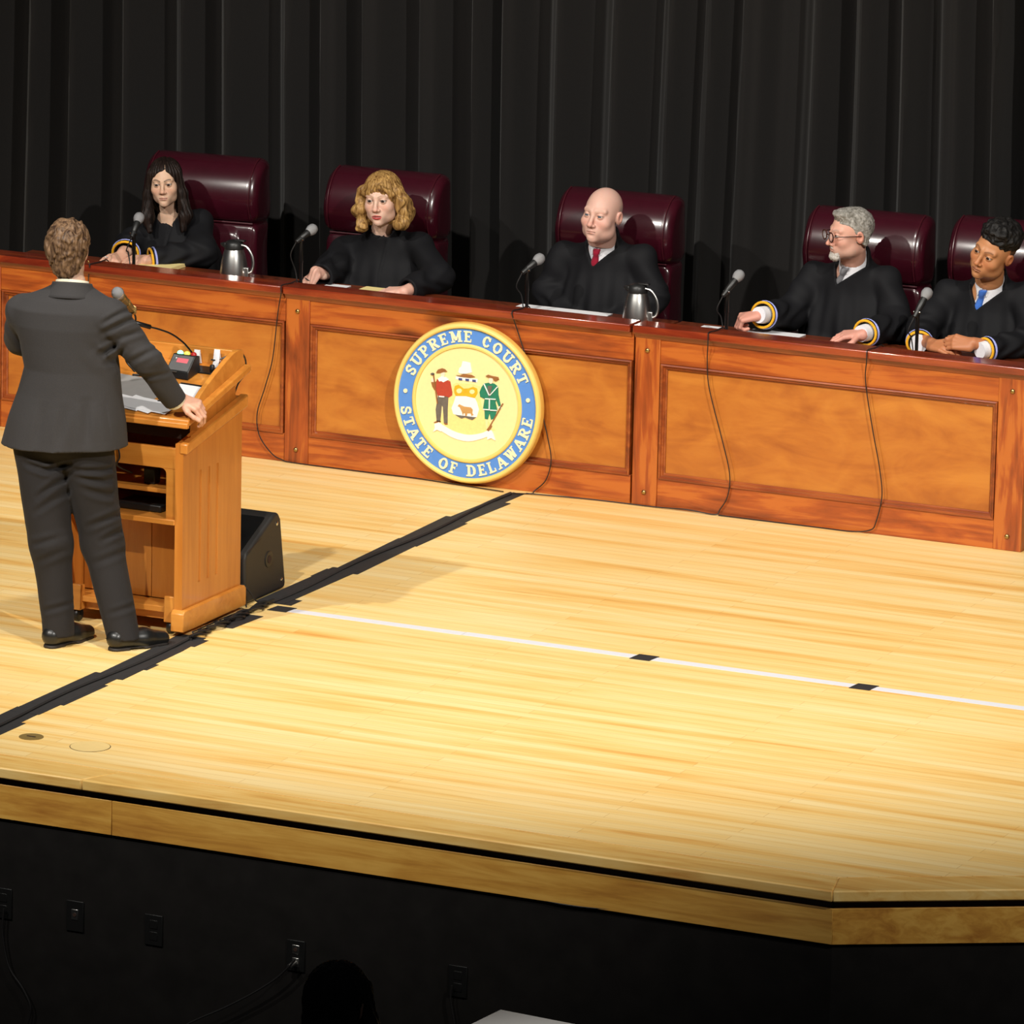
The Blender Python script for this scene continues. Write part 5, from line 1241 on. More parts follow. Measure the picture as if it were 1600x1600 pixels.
    # shirt front in the opening
    def shirt(P):
        d = torso(P)+0.019
        if not J.get('nocollar'): d = smin(d, s_cap(P, N+V(0, 0.02, -0.10), N+V(0, 0.01, 0.0), 0.060, 0.0595), 0.012)
        d = np.maximum(d, P[:, 2]-(float(N[2])+0.034+0.30*(P[:, 1]-float(N[1]))))
        d = np.maximum(d, -s_cap(P, N+V(0, 0, -0.005), H+V(0, 0.02, -0.05), 0.050, 0.056))
        d = np.maximum(d, P[:, 1]-(N[1]+0.09))
        return np.maximum(np.maximum(d, (vz-0.05)-P[:, 2]), np.abs(P[:, 0]-N[0])-0.11)
    if J.get('shirt'):
        v, f = mesh_sdf(shirt, (N[0]-0.12, N[1]-0.24, vz-0.06), (N[0]+0.12, N[1]+0.12, N[2]+0.05), 0.0042)
        sh = lobj('shirt', v, f, J['shirt'], body)
        if J.get('tie'):
            # collar wings, knot and blade along the line from throat to the V
            fz = Rm@V(0, -1, 0); fz[2] = 0; fz /= np.linalg.norm(fz)
            dirn = V(math.sin(tyaw), -math.cos(tyaw), 0)
            th = N+dirn*0.075+V(0, 0, -0.012); th = th*0.6+V(vx, th[1], th[2])*0.4
            bt = V(vx, 0, vz-0.01)
            def surf(x, z):
                ys = np.linspace(N[1]-0.26, N[1]+0.05, 200); d = shirt(np.stack([np.full(200, x), ys, np.full(200, z)], 1).astype(F32))
                i = np.argmax(d < 0); return float(ys[i]) if (d < 0).any() else float(N[1]-0.07)
            kz = vz+(float(N[2])-vz)*0.66
            def tx(z): return vx+vsl*(z-vz)
            rows = [(kz+0.006, 0.015), (kz, 0.019), (kz-0.024, 0.014), (kz-0.030, 0.0135), (kz*0.6+vz*0.4-0.01, 0.016), (kz*0.25+vz*0.75, 0.019), (vz-0.025, 0.022)]
            vv = []; ff = []
            for i, (z, hw) in enumerate(rows):
                x = tx(z); y = surf(x, z)-0.008-(0.007 if i in (1, 2) else 0)
                for dx, dy in ((-hw, 0.004), (-hw*0.45, -0.003), (hw*0.45, -0.003), (hw, 0.004)): vv.append((x+dx, y+dy, z))
            for i in range(len(rows)-1):
                for k in range(3): ff.append((i*4+k, (i+1)*4+k, (i+1)*4+k+1, i*4+k+1))
            t_ = obj('necktie', MB().add(vv, ff), J['tie'], body, smooth=True)
            m = t_.modifiers.new('t', 'SOLIDIFY'); m.thickness = 0.006; m.offset = -1
            for sx in SX2:
                zt = kz+0.030; x0 = tx(kz); xo = N[0]+sx*0.050
                P4 = [(tx(kz)+sx*0.005, kz+0.010), (tx(kz-0.03)+sx*0.023, kz-0.026), (N[0]+sx*0.050, float(N[2])-0.012), (N[0]+sx*0.044, float(N[2])+0.012)]
                vv = [(x, surf(x, z)-0.005, z) for x, z in P4]
                c_w = obj('collar_wing', MB().add(vv, [(0, 1, 2, 3)] if sx > 0 else [(3, 2, 1, 0)]), J['shirt'], sh); m = c_w.modifiers.new('t', 'SOLIDIFY'); m.thickness = 0.006
    # cuffs: yellow trim, lining, shirt cuff
    for i, (S_, E_, W_) in enumerate(arms):
        dr = (W_-E_)/np.linalg.norm(W_-E_); tr = A[i].get('cuff', 0.062)
        if A[i].get('trim'):
            sq = A[i].get('squash', 0.95)
            obj('cuff_trim', ring_tube(W_+dr*0.001, dr, tr-0.002, 0.0060, 24, sq), 'yellow_trim', body, smooth=True)
            obj('cuff_lining', ring_tube(W_-dr*0.016, dr, tr+0.001, 0.0055, 24, sq), 'blue_trim', body, smooth=True)
        if A[i].get('shirtcuff'):
            q = np.array(A[i].get('cuffto', W_+dr*0.035)); obj('shirt_cuff', MB().tube([W_-dr*0.03, W_+dr*0.01, q], [0.040, 0.038, 0.036], 16), 'white_shirt', body, smooth=True)
    # hair and extras
    for nm, hfn, mat, lo, hi, hh in J.get('hair', []):
        g = hfn(p); v, f = mesh_sdf(g, lo, hi, hh); lobj(nm, to_world(v, H, Rm, s), f, mat, body)
    if J.get('glasses'):
        M4 = Matrix.Translation(Vector(H)) @ Matrix([[*r, 0] for r in Rm.tolist()]+[[0, 0, 0, 1]])
        g = MB()
        for sx in SX2:
            g.tube([(sx*0.032+0.0205*math.cos(t), -0.106-0.004*math.cos(t)*0, 0.0205*math.sin(t)-0.004) for t in np.linspace(0, 2*math.pi, 24, endpoint=False)], 0.0030, 6, closed=True)
            g.tube([(sx*0.0525, -0.104, 0.002), (sx*0.066, -0.09, 0.004), (sx*0.077, -0.02, 0.003), (sx*0.080, 0.020, 0.001)], 0.0022, 6)
        g.tube([(-0.0125, -0.107, 0.003), (0, -0.110, 0.006), (0.0125, -0.107, 0.003)], 0.0022, 6)
        go = obj('eyeglasses', g.xform(M4), 'glasses_frame', body, smooth=True)
        for sx in SX2:
            obj('lens', MB().lathe([(0.0195, 0), (0.0195, 0.001)], (sx*0.032, -0.1055, -0.004), (0, -1, 0), 24).xform(M4), 'glass_lens', go)
    return body, H, Rm, s
# ---- hair shapes (in head coordinates)
def hair_long(p):
    def fn(P):
        A = P.copy(); A[:, 0] = np.abs(A[:, 0])
        d = s_ell(P, (0, 0.020, 0.034), (0.086, 0.104, 0.092))
        d = smin(d, s_ell(P, (0, 0.060, -0.07), (0.082, 0.055, 0.16)), 0.03)
        d = smin(d, s_cap(A, (0.066, -0.020, 0.045), (0.088, -0.012, -0.06), 0.022, 0.026), 0.02)
        d = smin(d, s_cap(A, (0.088, -0.012, -0.06), (0.100, -0.030, -0.175), 0.026, 0.034), 0.02)
        d = smin(d, s_cap(A, (0.100, -0.030, -0.175), (0.086, -0.055, -0.245), 0.034, 0.014), 0.02)
        face = s_ell(P, (0.004, -0.105, -0.012), (0.060, 0.088, 0.086)); d = smax(d, -face, 0.012)
        d = smax(d, -s_ell(P, (0, -0.03, -0.15), (0.058, 0.07, 0.11)), 0.012)
        part = np.abs(P[:, 0]-0.012); d = d+0.006*np.exp(-(part/0.006)**2)*(P[:, 2] > 0.06)
        th = np.arctan2(P[:, 0], -P[:, 1]+0.02)
        g = np.clip(face/0.02, 0, 1); return d+g*(0.0022*np.sin(th*34+P[:, 2]*12)+0.0012*np.sin(th*71+P[:, 2]*20))
    return fn
def hair_bob(p):
    def fn(P):
        A = P.copy(); A[:, 0] = np.abs(A[:, 0])
        d = s_ell(P, (0, 0.020, 0.033), (0.086, 0.106, 0.090))
        for c, r in (((0.084, -0.012, 0.030), .030), ((0.098, -0.010, -0.010), .033), ((0.100, -0.016, -0.060), .036), ((0.096, -0.026, -0.112), .034), ((0.098, 0.03, -0.04), .045), ((0.085, 0.04, -0.10), .045)):
            d = smin(d, np.linalg.norm(A-np.array(c, F32), axis=1)-r, 0.018)
        d = smin(d, s_ell(P, (0, 0.055, -0.045), (0.085, 0.06, 0.10)), 0.04)
        face = s_ell(P, (0, -0.112, -0.045), (0.061, 0.080, 0.092)); d = smax(d, -face, 0.008)
        bang = s_cap(P, (-0.064, -0.056, 0.026), (0.022, -0.088, 0.066), 0.016, 0.010); bang = smin(bang, s_cap(P, (0.022, -0.088, 0.066), (0.068, -0.056, 0.028), 0.010, 0.016), 0.012)
        d = smin(d, bang, 0.01)
        th = np.arctan2(P[:, 0], -P[:, 1]+0.02)
        w1 = np.sin(P[:, 2]*58+3*np.sin(th*2.3)+th*3); low = np.clip((0.05-P[:, 2])/0.08, 0, 1)
        return d+0.0085*w1*low+(0.0012+0.002*low)*np.sin(th*19+P[:, 2]*30+2.5*w1)+0.001*np.sin(th*45+P[:, 2]*20+w1)
    return fn
def hair_short(p):
    def fn(P):
        A = P.copy(); A[:, 0] = np.abs(A[:, 0])
        d = s_ell(P, (0, 0.020, 0.034), (0.0795, 0.100, 0.088))
        d = smin(d, s_ell(P, (0, -0.045, 0.096), (0.046, 0.040, 0.018)), 0.03)
        d = smin(d, s_ell(A, (0.070, 0.03, -0.01), (0.010, 0.040, 0.050)), 0.02)
        face = s_ell(P, (0, -0.125, 0.0), (0.075, 0.085, 0.082)); d = smax(d, -face, 0.012)
        d = smax(d, -s_ell(A, (0.06, -0.07, -0.02), (0.05, 0.072, 0.075)), 0.01)
        d = smax(d, -s_ell(A, (0.088, 0.016, -0.022), (0.020, 0.022, 0.040)), 0.008)
        d = smax(d, -0.080+0.9*np.clip(0.075-P[:, 1], 0, 0.05)-P[:, 2], 0.008)
        return d+0.0014*wob(P, 260, 3)+0.0010*wob(P, 420, 5)
    return fn
def beard(p):
    def fn(P):
        A = P.copy(); A[:, 0] = np.abs(A[:, 0])
        d = s_ell(P, (0, -0.074, -0.106), (0.033, 0.026, 0.022))
        d = smin(d, s_cap(A, (0.028, -0.070, -0.074), (0.018, -0.078, -0.105), 0.0110, 0.013), 0.012)
        mo = s_cap(A, (0.004, -0.094, -0.0565), (0.024, -0.081, -0.068), 0.0055, 0.0060); d = smin(d, mo, 0.006)
        d = smax(d, -s_ell(P, (0, -0.094, -0.0720), (0.018, 0.015, 0.0075)), 0.004)
        return d+0.0013*wob(P, 400, 9)
    return fn
def hair_curly(p):
    def fn(P):
        A = P.copy(); A[:, 0] = np.abs(A[:, 0])
        d = s_ell(P, (0, 0.024, 0.072), (0.084, 0.100, 0.074))
        d = smin(d, s_ell(P, (0, -0.035, 0.108), (0.060, 0.040, 0.026)), 0.03)
        face = s_ell(P, (0, -0.125, -0.005), (0.080, 0.092, 0.083)); d = smax(d, -face, 0.01)
        d = smax(d, 0.030-0.25*P[:, 1]-P[:, 2], 0.012)
        return d+0.0042*wob(P, 190, 21)+0.0032*wob(P, 380, 22)
    return fn
def fade_sides(p):
    def fn(P):
        A = P.copy(); A[:, 0] = np.abs(A[:, 0])
        d = s_ell(P, (0, 0.018, 0.030), (0.0765, 0.0985, 0.086))
        d = smax(d, P[:, 2]-0.06, 0.01); d = smax(d, -0.03-P[:, 2]-0.4*(P[:, 1]-0.03), 0.01); d = smax(d, -P[:, 1]+0.012-0.25*P[:, 2], 0.01)
        return smax(d, -s_ell(A, (0.088, 0.016, -0.018), (0.024, 0.022, 0.038)), 0.008)
    return fn
HB = ((-0.16, -0.14, -0.27), (0.16, 0.16, 0.16))
SB = ((-0.12, -0.14, -0.12), (0.12, 0.15, 0.16))
JUDGES = [
    dict(label='dark-haired woman judge in black robe writing at the left end of the bench', H=(258, 284), N=(264, 334), head_rot=(19, 2, -4), torso=-8,
         face=dict(s=0.885, w=0.96, jaw=0.84, skin=(0.66, 0.43, 0.30), lip=0.85, lipcol=(0.50, 0.22, 0.18), lipmix=0.7, nose=0.95, brow=(0.04, 0.02, 0.012), browmix=0.9, ears=False, lash=1.0, neck=0.86, eye=1.35),
         V=(260, 357), va=0.50, shirt='cream_shirt', nocollar=True, zip=True, seed=1, sw=0.056,
         arms=[dict(S=(232, 362, 0.66), E=(206, 398, 0.58), W=(196, 396, 0.46), cuff=0.062, trim=True, hand=dict(d=(-0.15, -0.95, -0.22), n=(0.25, -0.2, 0.95), side=1, curl=(30, 35, 30), size=0.92)),
               dict(S=(312, 348, 0.74), E=(316, 402, 0.58), W=(236, 405, 0.42), cuff=0.050, trim=True, hand=dict(d=(-0.95, -0.2, -0.1), n=(0.0, -0.35, 0.93), side=-1, curl=(20, 25, 20), size=0.92))],
         hair=[('hair', hair_long, 'hair_darkbrown', *HB, 0.0034)]),
    dict(label='blonde woman judge in black robe speaking, second from the left', H=(597, 309), N=(598, 351), head_rot=(8, 2, -3), torso=4,
         face=dict(s=0.98, w=0.97, jaw=0.95, skin=(0.72, 0.47, 0.36), lip=1.0, lipcol=(0.62, 0.06, 0.07), lipmix=0.9, mouth=0.004, brow=(0.25, 0.14, 0.07), browmix=0.6, ears=False, lash=1.0, eye=1.25, neck=0.9, iris='iris_brown'),
         V=(594, 364), va=0.62, shirt=None, zip=True, seed=4,
         arms=[dict(S=(540, 390, 0.72), E=(520, 432, 0.56), W=(501, 432, 0.42), cuff=0.058, hand=dict(at=(496, 426, 0.40), d=(-0.35, -0.55, -0.76), n=(-0.25, -0.7, 0.65), side=1, curl=((28, 30, 20), (30, 32, 20), (34, 34, 20), (38, 36, 20)), size=0.92)),
               dict(S=(656, 384, 0.72), E=(684, 440, 0.58), W=(636, 456, 0.36), cuff=0.052, shirtcuff=False, hand=dict(d=(-0.95, -0.25, -0.1), n=(0, -0.2, 0.95), side=-1, curl=(15, 20, 15), size=0.92))],
         hair=[('hair', hair_bob, 'hair_blonde', *HB, 0.0034)]),
    dict(label='bald judge in black robe with a red tie at the middle of the bench', H=(941, 335), N=(941, 374), head_rot=(-3, -4, 4), torso=-6,
         face=dict(s=1.02, w=0.98, jaw=1.05, fat=0.004, skin=(0.68, 0.41, 0.33), lip=0.7, lipmix=0.35, brow=(0.45, 0.30, 0.22), browmix=0.5, eye=0.85, lash=0.5, nose=1.05, fringe=(0.34, 0.27, 0.22), iris='iris_blue', neck=1.08),
         V=(919, 419), va=0.70, vtop=0.016, shirt='white_shirt', tie='red_tie', seed=2,
         arms=[dict(S=(880, 400, 0.72), E=(858, 455, 0.70), W=(890, 505, 0.58), cuff=0.06, lap=True), dict(S=(1004, 404, 0.72), E=(1020, 465, 0.70), W=(960, 515, 0.58), cuff=0.06, lap=True)]),
    dict(label='grey-haired judge with round glasses, white goatee and grey tie in black robe', H=(1328, 364), N=(1333, 404), head_rot=(-42, 2, 3), torso=-8,
         face=dict(s=0.94, w=1.0, jaw=1.05, fat=0.002, skin=(0.68, 0.37, 0.28), lip=0.7, lipmix=0.4, brow=(0.25, 0.2, 0.17), browmix=0.5, eye=0.95, nose=1.1, neck=1.05, stubble=(0.5, 0.42, 0.36)),
         V=(1299, 448), va=0.70, vtop=0.016, shirt='white_shirt', tie='suit_grey_tie', seed=5, glasses=True,
         arms=[dict(S=(1272, 432, 0.72), E=(1232, 498, 0.60), W=(1192, 492, 0.40), cuff=0.060, trim=True, shirtcuff=True, hand=dict(d=(-0.88, -0.40, -0.22), n=(-0.1, -0.35, 0.93), side=1, curl=(60, 75, 50), size=1.02, thumb=(0.7, 0.5, -0.5))),
               dict(S=(1386, 438, 0.72), E=(1402, 512, 0.60), W=(1352, 520, 0.36), cuff=0.058, trim=True, shirtcuff=True, hand=dict(d=(-0.9, -0.4, -0.15), n=(0, -0.2, 0.95), side=-1, curl=(20, 25, 20)))],
         hair=[('hair', hair_short, 'hair_grey', *SB, 0.003), ('beard', beard, 'hair_white', (-0.05, -0.12, -0.14), (0.05, -0.04, -0.04), 0.0024)]),
    dict(label='curly-haired judge with a blue tie in black robe at the right edge', H=(1553, 392), N=(1546, 436), head_rot=(-14, 4, 23), torso=-6,
         face=dict(s=1.02, w=0.98, jaw=1.06, fat=0.003, skin=(0.50, 0.225, 0.10), lip=1.25, lipcol=(0.38, 0.14, 0.075), lipmix=0.8, brow=(0.02, 0.012, 0.01), browmix=0.65, eye=1.1, nose=1.0, neck=1.05, lash=0.7),
         V=(1518, 488), va=0.68, vtop=0.016, shirt='white_shirt', tie='blue_tie', seed=7,
         arms=[dict(S=(1482, 460, 0.72), E=(1442, 520, 0.60), W=(1436, 540, 0.42), cuff=0.055, trim=True, shirtcuff=True, cuffto=None, hand=dict(at=(1452, 540, 0.36), d=(0.93, -0.30, 0.05), n=(0.0, -0.45, 0.89), side=-1, curl=(25, 40, 25), thumb=(0.85, 0.25, 0.15))),
               dict(S=(1602, 464, 0.72), E=(1614, 534, 0.60), W=(1540, 546, 0.36), cuff=0.052, trim=True, shirtcuff=True, hand=dict(at=(1520, 541, 0.33), d=(-0.95, -0.10, 0.12), n=(0.0, -0.75, 0.66), side=1, curl=(35, 45, 30), thumb=(0.95, 0.12, -0.1)))],
         hair=[('hair', hair_curly, 'hair_black', *SB, 0.0032), ('hair_sides', fade_sides, 'hair_fade', *SB, 0.0032)]),
]
cloth('suit_grey_tie', (0.20, 0.20, 0.215), 200, 0.5, 0.1, 0.1)
plain('hair_fade', (0.075, 0.035, 0.018), 0.6, var=0.4, scale=300)
for J in JUDGES:
    for a in J['arms']:
        if a.get('cuffto', 1) is None: a.pop('cuffto')
    judge(J)
pnb = px3(186, 404, 0.40)
tag(obj('pen', MB().tube([px3(163, 401, 0.36), px3(185, 406, 0.40)], [0.0025, 0.0035], 8), 'brushed_steel', smooth=True), 'thin grey pen in the hand of the dark-haired woman judge', 'pen')
tag(obj('pen', MB().tube([px3(476, 434, 0.36), px3(494, 446, 0.36)], [0.0025, 0.0032], 8), 'black_plastic', smooth=True), 'black pen held by the blonde woman judge', 'pen')
# ------------------------------------------------------------------ the speaker, seen from behind
def speaker():
    az = 162; yw = math.radians(-16)
    rv = V(math.cos(yw), -math.sin(yw), 0)*1.0; rv = V(math.cos(0.26), math.sin(0.26), 0); fv = V(-math.sin(0.26), math.cos(0.26), 0)
    H = px3(106, 392, -3.33); N = px3(113, 441, -3.35); SR = px3(172, 494, -3.36); SLf = px3(36, 487, -3.38)
    ER = px3(229, 563, -3.27); WR = px3(274, 626, -3.13); EL = px3(30, 532, -3.30); WL = V(0.47, -3.0, 1.06)
    p = dict(s=0.97, w=0.95, jaw=0.9, skin=(0.66, 0.42, 0.30), neck=0.92, lash=0.4)
    Rm = rotm(az+40, 6, 0)       # looks toward the bench, away from the hall
    nl = Rm.T@((N-H)/p['s']); fn = head_fn(p, nl)
    hv, hf = mesh_sdf(fn, (-0.11, -0.135, min(-0.13, nl[2]-0.03)), (0.11, max(0.13, nl[1]+0.08), 0.135), 0.0028)
    parts = [(to_world(hv, H, Rm, p['s']), hf)]; cols = [head_cols(p, hv)]
    HC = px3(98, 700, -3.37); HC[2] = 0.86
    HR, HL = HC+rv*0.095, HC-rv*0.095
    KR, KL = px3(160, 850, -3.30), px3(80, 850, -3.42)
    AR, AL = px3(196, 985, -3.36), px3(92, 980, -3.44)
    AR[2] = 0.075; AL[2] = 0.075
    # right hand closed over the lectern edge
    wr = px3(281, 623, -3.11); pr = hand_prims(wr, (0.84, 0.16, -0.30), (0.34, -0.34, 0.87), 1, ((38, 42, 22), (40, 44, 24), (44, 46, 24), (48, 46, 24)), 0.95, 0.10, (0.75, 0.45, -0.3))
    v, f = hand_mesh(wr, ER, pr); parts.append((v, f)); cols.append(np.tile(np.array(p['skin'], F32)*np.array([1, .85, .82], F32), (len(v), 1)))
    prl = hand_prims(WL, (-0.05, 0.85, -0.5), (-0.3, 0.4, 0.86), -1, (30, 30, 20)); v, f = hand_mesh(WL, EL, prl, 0.0035); parts.append((v, f)); cols.append(np.tile(np.array(p['skin'], F32), (len(v), 1)))
    def body_fn(P):
        d = s_cap(P, N-V(0, 0, 0.08), HC, 0.085, 0.10)
        for S_, E_, W_ in ((SR, ER, WR), (SLf, EL, WL)):
            d = smin(d, s_cap(P, S_, E_, 0.04, 0.034), 0.04); d = smin(d, s_cap(P, E_, W_, 0.034, 0.025), 0.02)
        for a, k, b in ((HR, KR, AR), (HL, KL, AL)):
            d = smin(d, s_cap(P, a, k, 0.07, 0.05), 0.04); d = smin(d, s_cap(P, k, b, 0.048, 0.032), 0.02)
        return d
    v, f = mesh_sdf(body_fn, (0.25, -3.6, 0.02), (1.2, -2.9, 1.5), 0.014); parts.append((v, f)); cols.append(np.tile(np.array(p['skin'], F32), (len(v), 1)))
    base = ((AR[0]+AL[0])/2, (AR[1]+AL[1])/2, 0.0)
    me = np_mesh('person', base_shift(parts, base), 'skin', cols); body = bpy.data.objects.new('person', me); COL.objects.link(body); body.location = base
    tag(body, 'person in a charcoal suit standing at the lectern with back to the hall', 'person')
    eye_objs(p, Rm, H, p['s'], body)
    # hair
    def hair(P):
        A = P.copy(); A[:, 0] = np.abs(A[:, 0])
        d = s_ell(P, (0, 0.022, 0.040), (0.089, 0.108, 0.094))
        d = smin(d, s_ell(P, (0, 0.060, -0.015), (0.074, 0.050, 0.072)), 0.03)
        d = smin(d, s_ell(P, (0, 0.070, -0.072), (0.046, 0.024, 0.034)), 0.03)
        d = smax(d, -s_ell(P, (0, -0.125, -0.02), (0.078, 0.100, 0.10)), 0.012)
        d = smax(d, -s_ell(A, (0.094, 0.002, -0.022), (0.026, 0.034, 0.044)), 0.01)
        top = np.clip(P[:, 2]/0.08+0.3, 0, 1)
        sw = wob(P, 55, 41)
        return d+0.0042*top*np.sin(P@V(70, -20, 40).astype(F32)+4*sw)+0.0022*np.sin(P@V(190, 40, 40).astype(F32)+5*sw)+0.0022*wob(P, 330, 43)
    v, f = mesh_sdf(hair, (-0.13, -0.13, -0.13), (0.13, 0.16, 0.17), 0.003); lobj('hair', to_world(v, H, Rm, p['s']), f, 'hair_brownblond', body)
    # jacket: stacked ellipses plus sleeves
    zt = np.array([0.70, 0.79, 0.90, 1.00, 1.10, 1.20, 1.27, 1.335, 1.375, 1.41, 1.44]); aa = np.array([.262, .252, .232, .208, .190, .196, .210, .205, .170, .105, .055]); bb = np.array([.178, .170, .155, .140, .130, .132, .135, .128, .110, .085, .055])
    top = N*0.5+(SR+SLf)*0.25; c0 = HC+V(0.0, 0.0, 0); zc = np.array([0.70, 1.10, 1.34, 1.44]); cxs = np.array([HC[0]-0.004, 0.655, (SR[0]+SLf[0])/2, N[0]]); cys = np.array([HC[1], -3.36, (SR[1]+SLf[1])/2, N[1]])
    def jtorso(P):
        z = P[:, 2]; a = np.interp(z, zt, aa).astype(F32); b = np.interp(z, zt, bb).astype(F32); cx = np.interp(z, zc, cxs).astype(F32); cy = np.interp(z, zc, cys).astype(F32)
        dx, dy = P[:, 0]-cx, P[:, 1]-cy; u = dx*rv[0]+dy*rv[1]; w_ = dx*fv[0]+dy*fv[1]
        ang = np.arctan2(u, -w_); low = np.clip((1.08-z)/0.3, 0, 1)
        a = a*(1+0.022*low*np.sin(ang*7+1)); b = b*(1+0.03*low*np.sin(ang*7+1))
        return (np.sqrt((u/a)**2+(w_/b)**2)-1)*np.minimum(a, b)*0.9
    def creases(P, lines, d):
        # soft pulled folds in the cloth of the back, each a line between two photo points
        for (x0, y0, x1, y1, w_, dep, yb) in lines:
            a, b = px3(x0, y0, yb), px3(x1, y1, yb); ab = b-a; q = P-a.astype(F32)
            t = np.clip((q[:, 0]*ab[0]+q[:, 2]*ab[2])/(ab[0]**2+ab[2]**2), 0, 1)
            r2 = (q[:, 0]-t*ab[0])**2+(q[:, 2]-t*ab[2])**2
            n_ = -ab[2]*(q[:, 0]-t*ab[0])+ab[0]*(q[:, 2]-t*ab[2])
            fade = np.sin(np.clip(t, 0.02, 0.98)*math.pi)**0.5
            d = d+(P[:, 1] < yb+0.10)*fade*dep*(np.exp(-r2/w_**2)-0.7*np.exp(-(np.sqrt(r2)-1.9*w_)**2/w_**2))
        return d
    JL = [(152, 556, 176, 538, .010, .008, -3.44), (158, 572, 182, 548, .009, .006, -3.44), (170, 596, 176, 560, .009, .005, -3.44), (163, 505, 190, 486, .009, .006, -3.42), (160, 521, 200, 500, .009, .006, -3.42), (166, 536, 212, 520, .010, .005, -3.40),
          (205, 566, 236, 548, .010, .005, -3.34), (100, 640, 96, 695, .016, .004, -3.5), (126, 632, 130, 695, .014, .005, -3.5), (150, 640, 160, 695, .014, .004, -3.5), (70, 636, 62, 690, .016, .003, -3.5), (222, 590, 250, 588, .009, .004, -3.30)]
    TL = [(70, 736, 103, 728, .009, .010, -3.48), (42, 722, 88, 742, .010, .008, -3.48), (62, 775, 102, 742, .010, .007, -3.48), (58, 800, 98, 770, .011, .005, -3.48), (112, 734, 182, 742, .010, .007, -3.44), (118, 745, 186, 766, .011, .007, -3.44), (128, 765, 180, 792, .012, .006, -3.44),
          (150, 742, 184, 780, .009, .005, -3.44), (140, 822, 190, 802, .011, .006, -3.38), (158, 846, 196, 822, .010, .006, -3.38), (150, 880, 194, 862, .012, .004, -3.38), (48, 852, 88, 842, .011, .005, -3.5), (54, 880, 96, 862, .012, .004, -3.5), (168, 960, 205, 950, .010, .004, -3.42), (66, 955, 100, 948, .010, .004, -3.5)]
    def jacket(P):
        d = jtorso(P); d = smin(d, s_cap(P, SR, SLf, 0.062, 0.062), 0.05)
        for S_, E_, W_, sd in ((SR, ER, WR, 1), (SLf, EL, WL, 2)):
            dr = (W_-E_)/np.linalg.norm(W_-E_); ar = s_cap(P, S_, E_, 0.068, 0.058); ar = smin(ar, s_cap(P, E_, W_, 0.058, 0.046), 0.02)
            q = P@V(32, 20, 46).astype(F32); ar = ar+0.0045*np.sin(q+2*np.sin(P[:, 0]*30))*np.exp(-((P-E_.astype(F32))**2).sum(1)/0.03)+0.004*np.sin(P@V(50, 0, 30).astype(F32))*np.exp(-((P-S_.astype(F32)-V(0, 0, -0.08).astype(F32))**2).sum(1)/0.015)
            cut = (P-W_.astype(F32))@dr.astype(F32); ar = np.maximum(ar, cut)
            d = smin(d, ar, 0.022)
        d = d+0.0028*wob(P*np.array([1.0, 1.0, 0.6], F32), 26, 81)
        # gathered creases at the right armpit
        ap = (SR+V(-0.01, 0, -0.14)).astype(F32); r2 = ((P-ap)**2).sum(1)
        d = d+0.006*np.sin((P@V(70, 0, 55).astype(F32)))*np.exp(-r2/0.006)
        d = creases(P, JL, d)
        d = np.maximum(d, -s_cap(P, N-V(0, 0, 0.02), N+V(0, 0, 0.1), 0.056, 0.06))
        hem = 0.792+0.03*(P[:, 0]-0.64)
        inner = jtorso(P)+0.022; d = np.maximum(d, hem-P[:, 2])
        return np.maximum(d, -np.maximum(inner, P[:, 2]-(hem+0.05)))
    lo = (0.28, -3.60, 0.77); hi = (1.16, -2.93, 1.52)
    v, f = mesh_sdf(jacket, lo, hi, 0.0058); jk = lobj('jacket', v, f, 'suit_grey', body)
    # turned collar round the back of the neck
    def col(u, w_):
        a = math.radians(-125+250*u); r = 0.070+0.042*w_**1.5; z = N[2]+0.014-0.060*w_+0.0*abs(a)
        c = N+V(0, 0, 0); return (c[0]+r*(rv[0]*math.sin(a)-fv[0]*math.cos(a)), c[1]+r*(rv[1]*math.sin(a)-fv[1]*math.cos(a)), z-0.018*(1-math.cos(a)))
    co = obj('collar', MB().grid(col, 30, 7), 'suit_grey', jk, smooth=True); m = co.modifiers.new('t', 'SOLIDIFY'); m.thickness = 0.008
    def scol(u, w_):
        a = math.radians(-140+280*u); r = 0.0605; return (N[0]+r*(rv[0]*math.sin(a)-fv[0]*math.cos(a)), N[1]+r*(rv[1]*math.sin(a)-fv[1]*math.cos(a)), N[2]+0.024-0.05*w_-0.018*(1-math.cos(a)))
    so = obj('shirt_collar', MB().grid(scol, 30, 4), 'cream_shirt', body, smooth=True); m = so.modifiers.new('t', 'SOLIDIFY'); m.thickness = 0.004
    dr = (WR-ER)/np.linalg.norm(WR-ER)
    obj('shirt_cuff', MB().tube([WR-dr*0.02, WR+dr*0.012], [0.041, 0.040], 20), 'cream_shirt', body, smooth=True)
    # trousers
    def trous(P):
        d = s_ell(P, HC+V(0, 0, -0.02), (0.185, 0.135, 0.13), np.array([[rv[0], fv[0], 0], [rv[1], fv[1], 0], [0, 0, 1]]))
        for a, k, b, sd in ((HR, KR, AR, 1), (HL, KL, AL, 2)):
            L_ = s_cap(P, a+V(0, 0, -0.06), k, 0.108, 0.083); hemc = b+V(0, 0, -0.045)
            L_ = smin(L_, s_cap(P, k, hemc, 0.080, 0.062), 0.03)
            q = P[:, 2]
            Q = P*np.array([1.0, 1.0, 0.55], F32); L_ = L_+0.0035*wob(Q, 26, 60+sd)+0.0012*wob(Q, 75, 70+sd)
            dx = P-np.asarray(k, F32); pass
            d = smin(d, L_, 0.018)
        d = creases(P, TL, d)
        return np.maximum(np.maximum(d, 0.042-P[:, 2]), P[:, 2]-0.93)
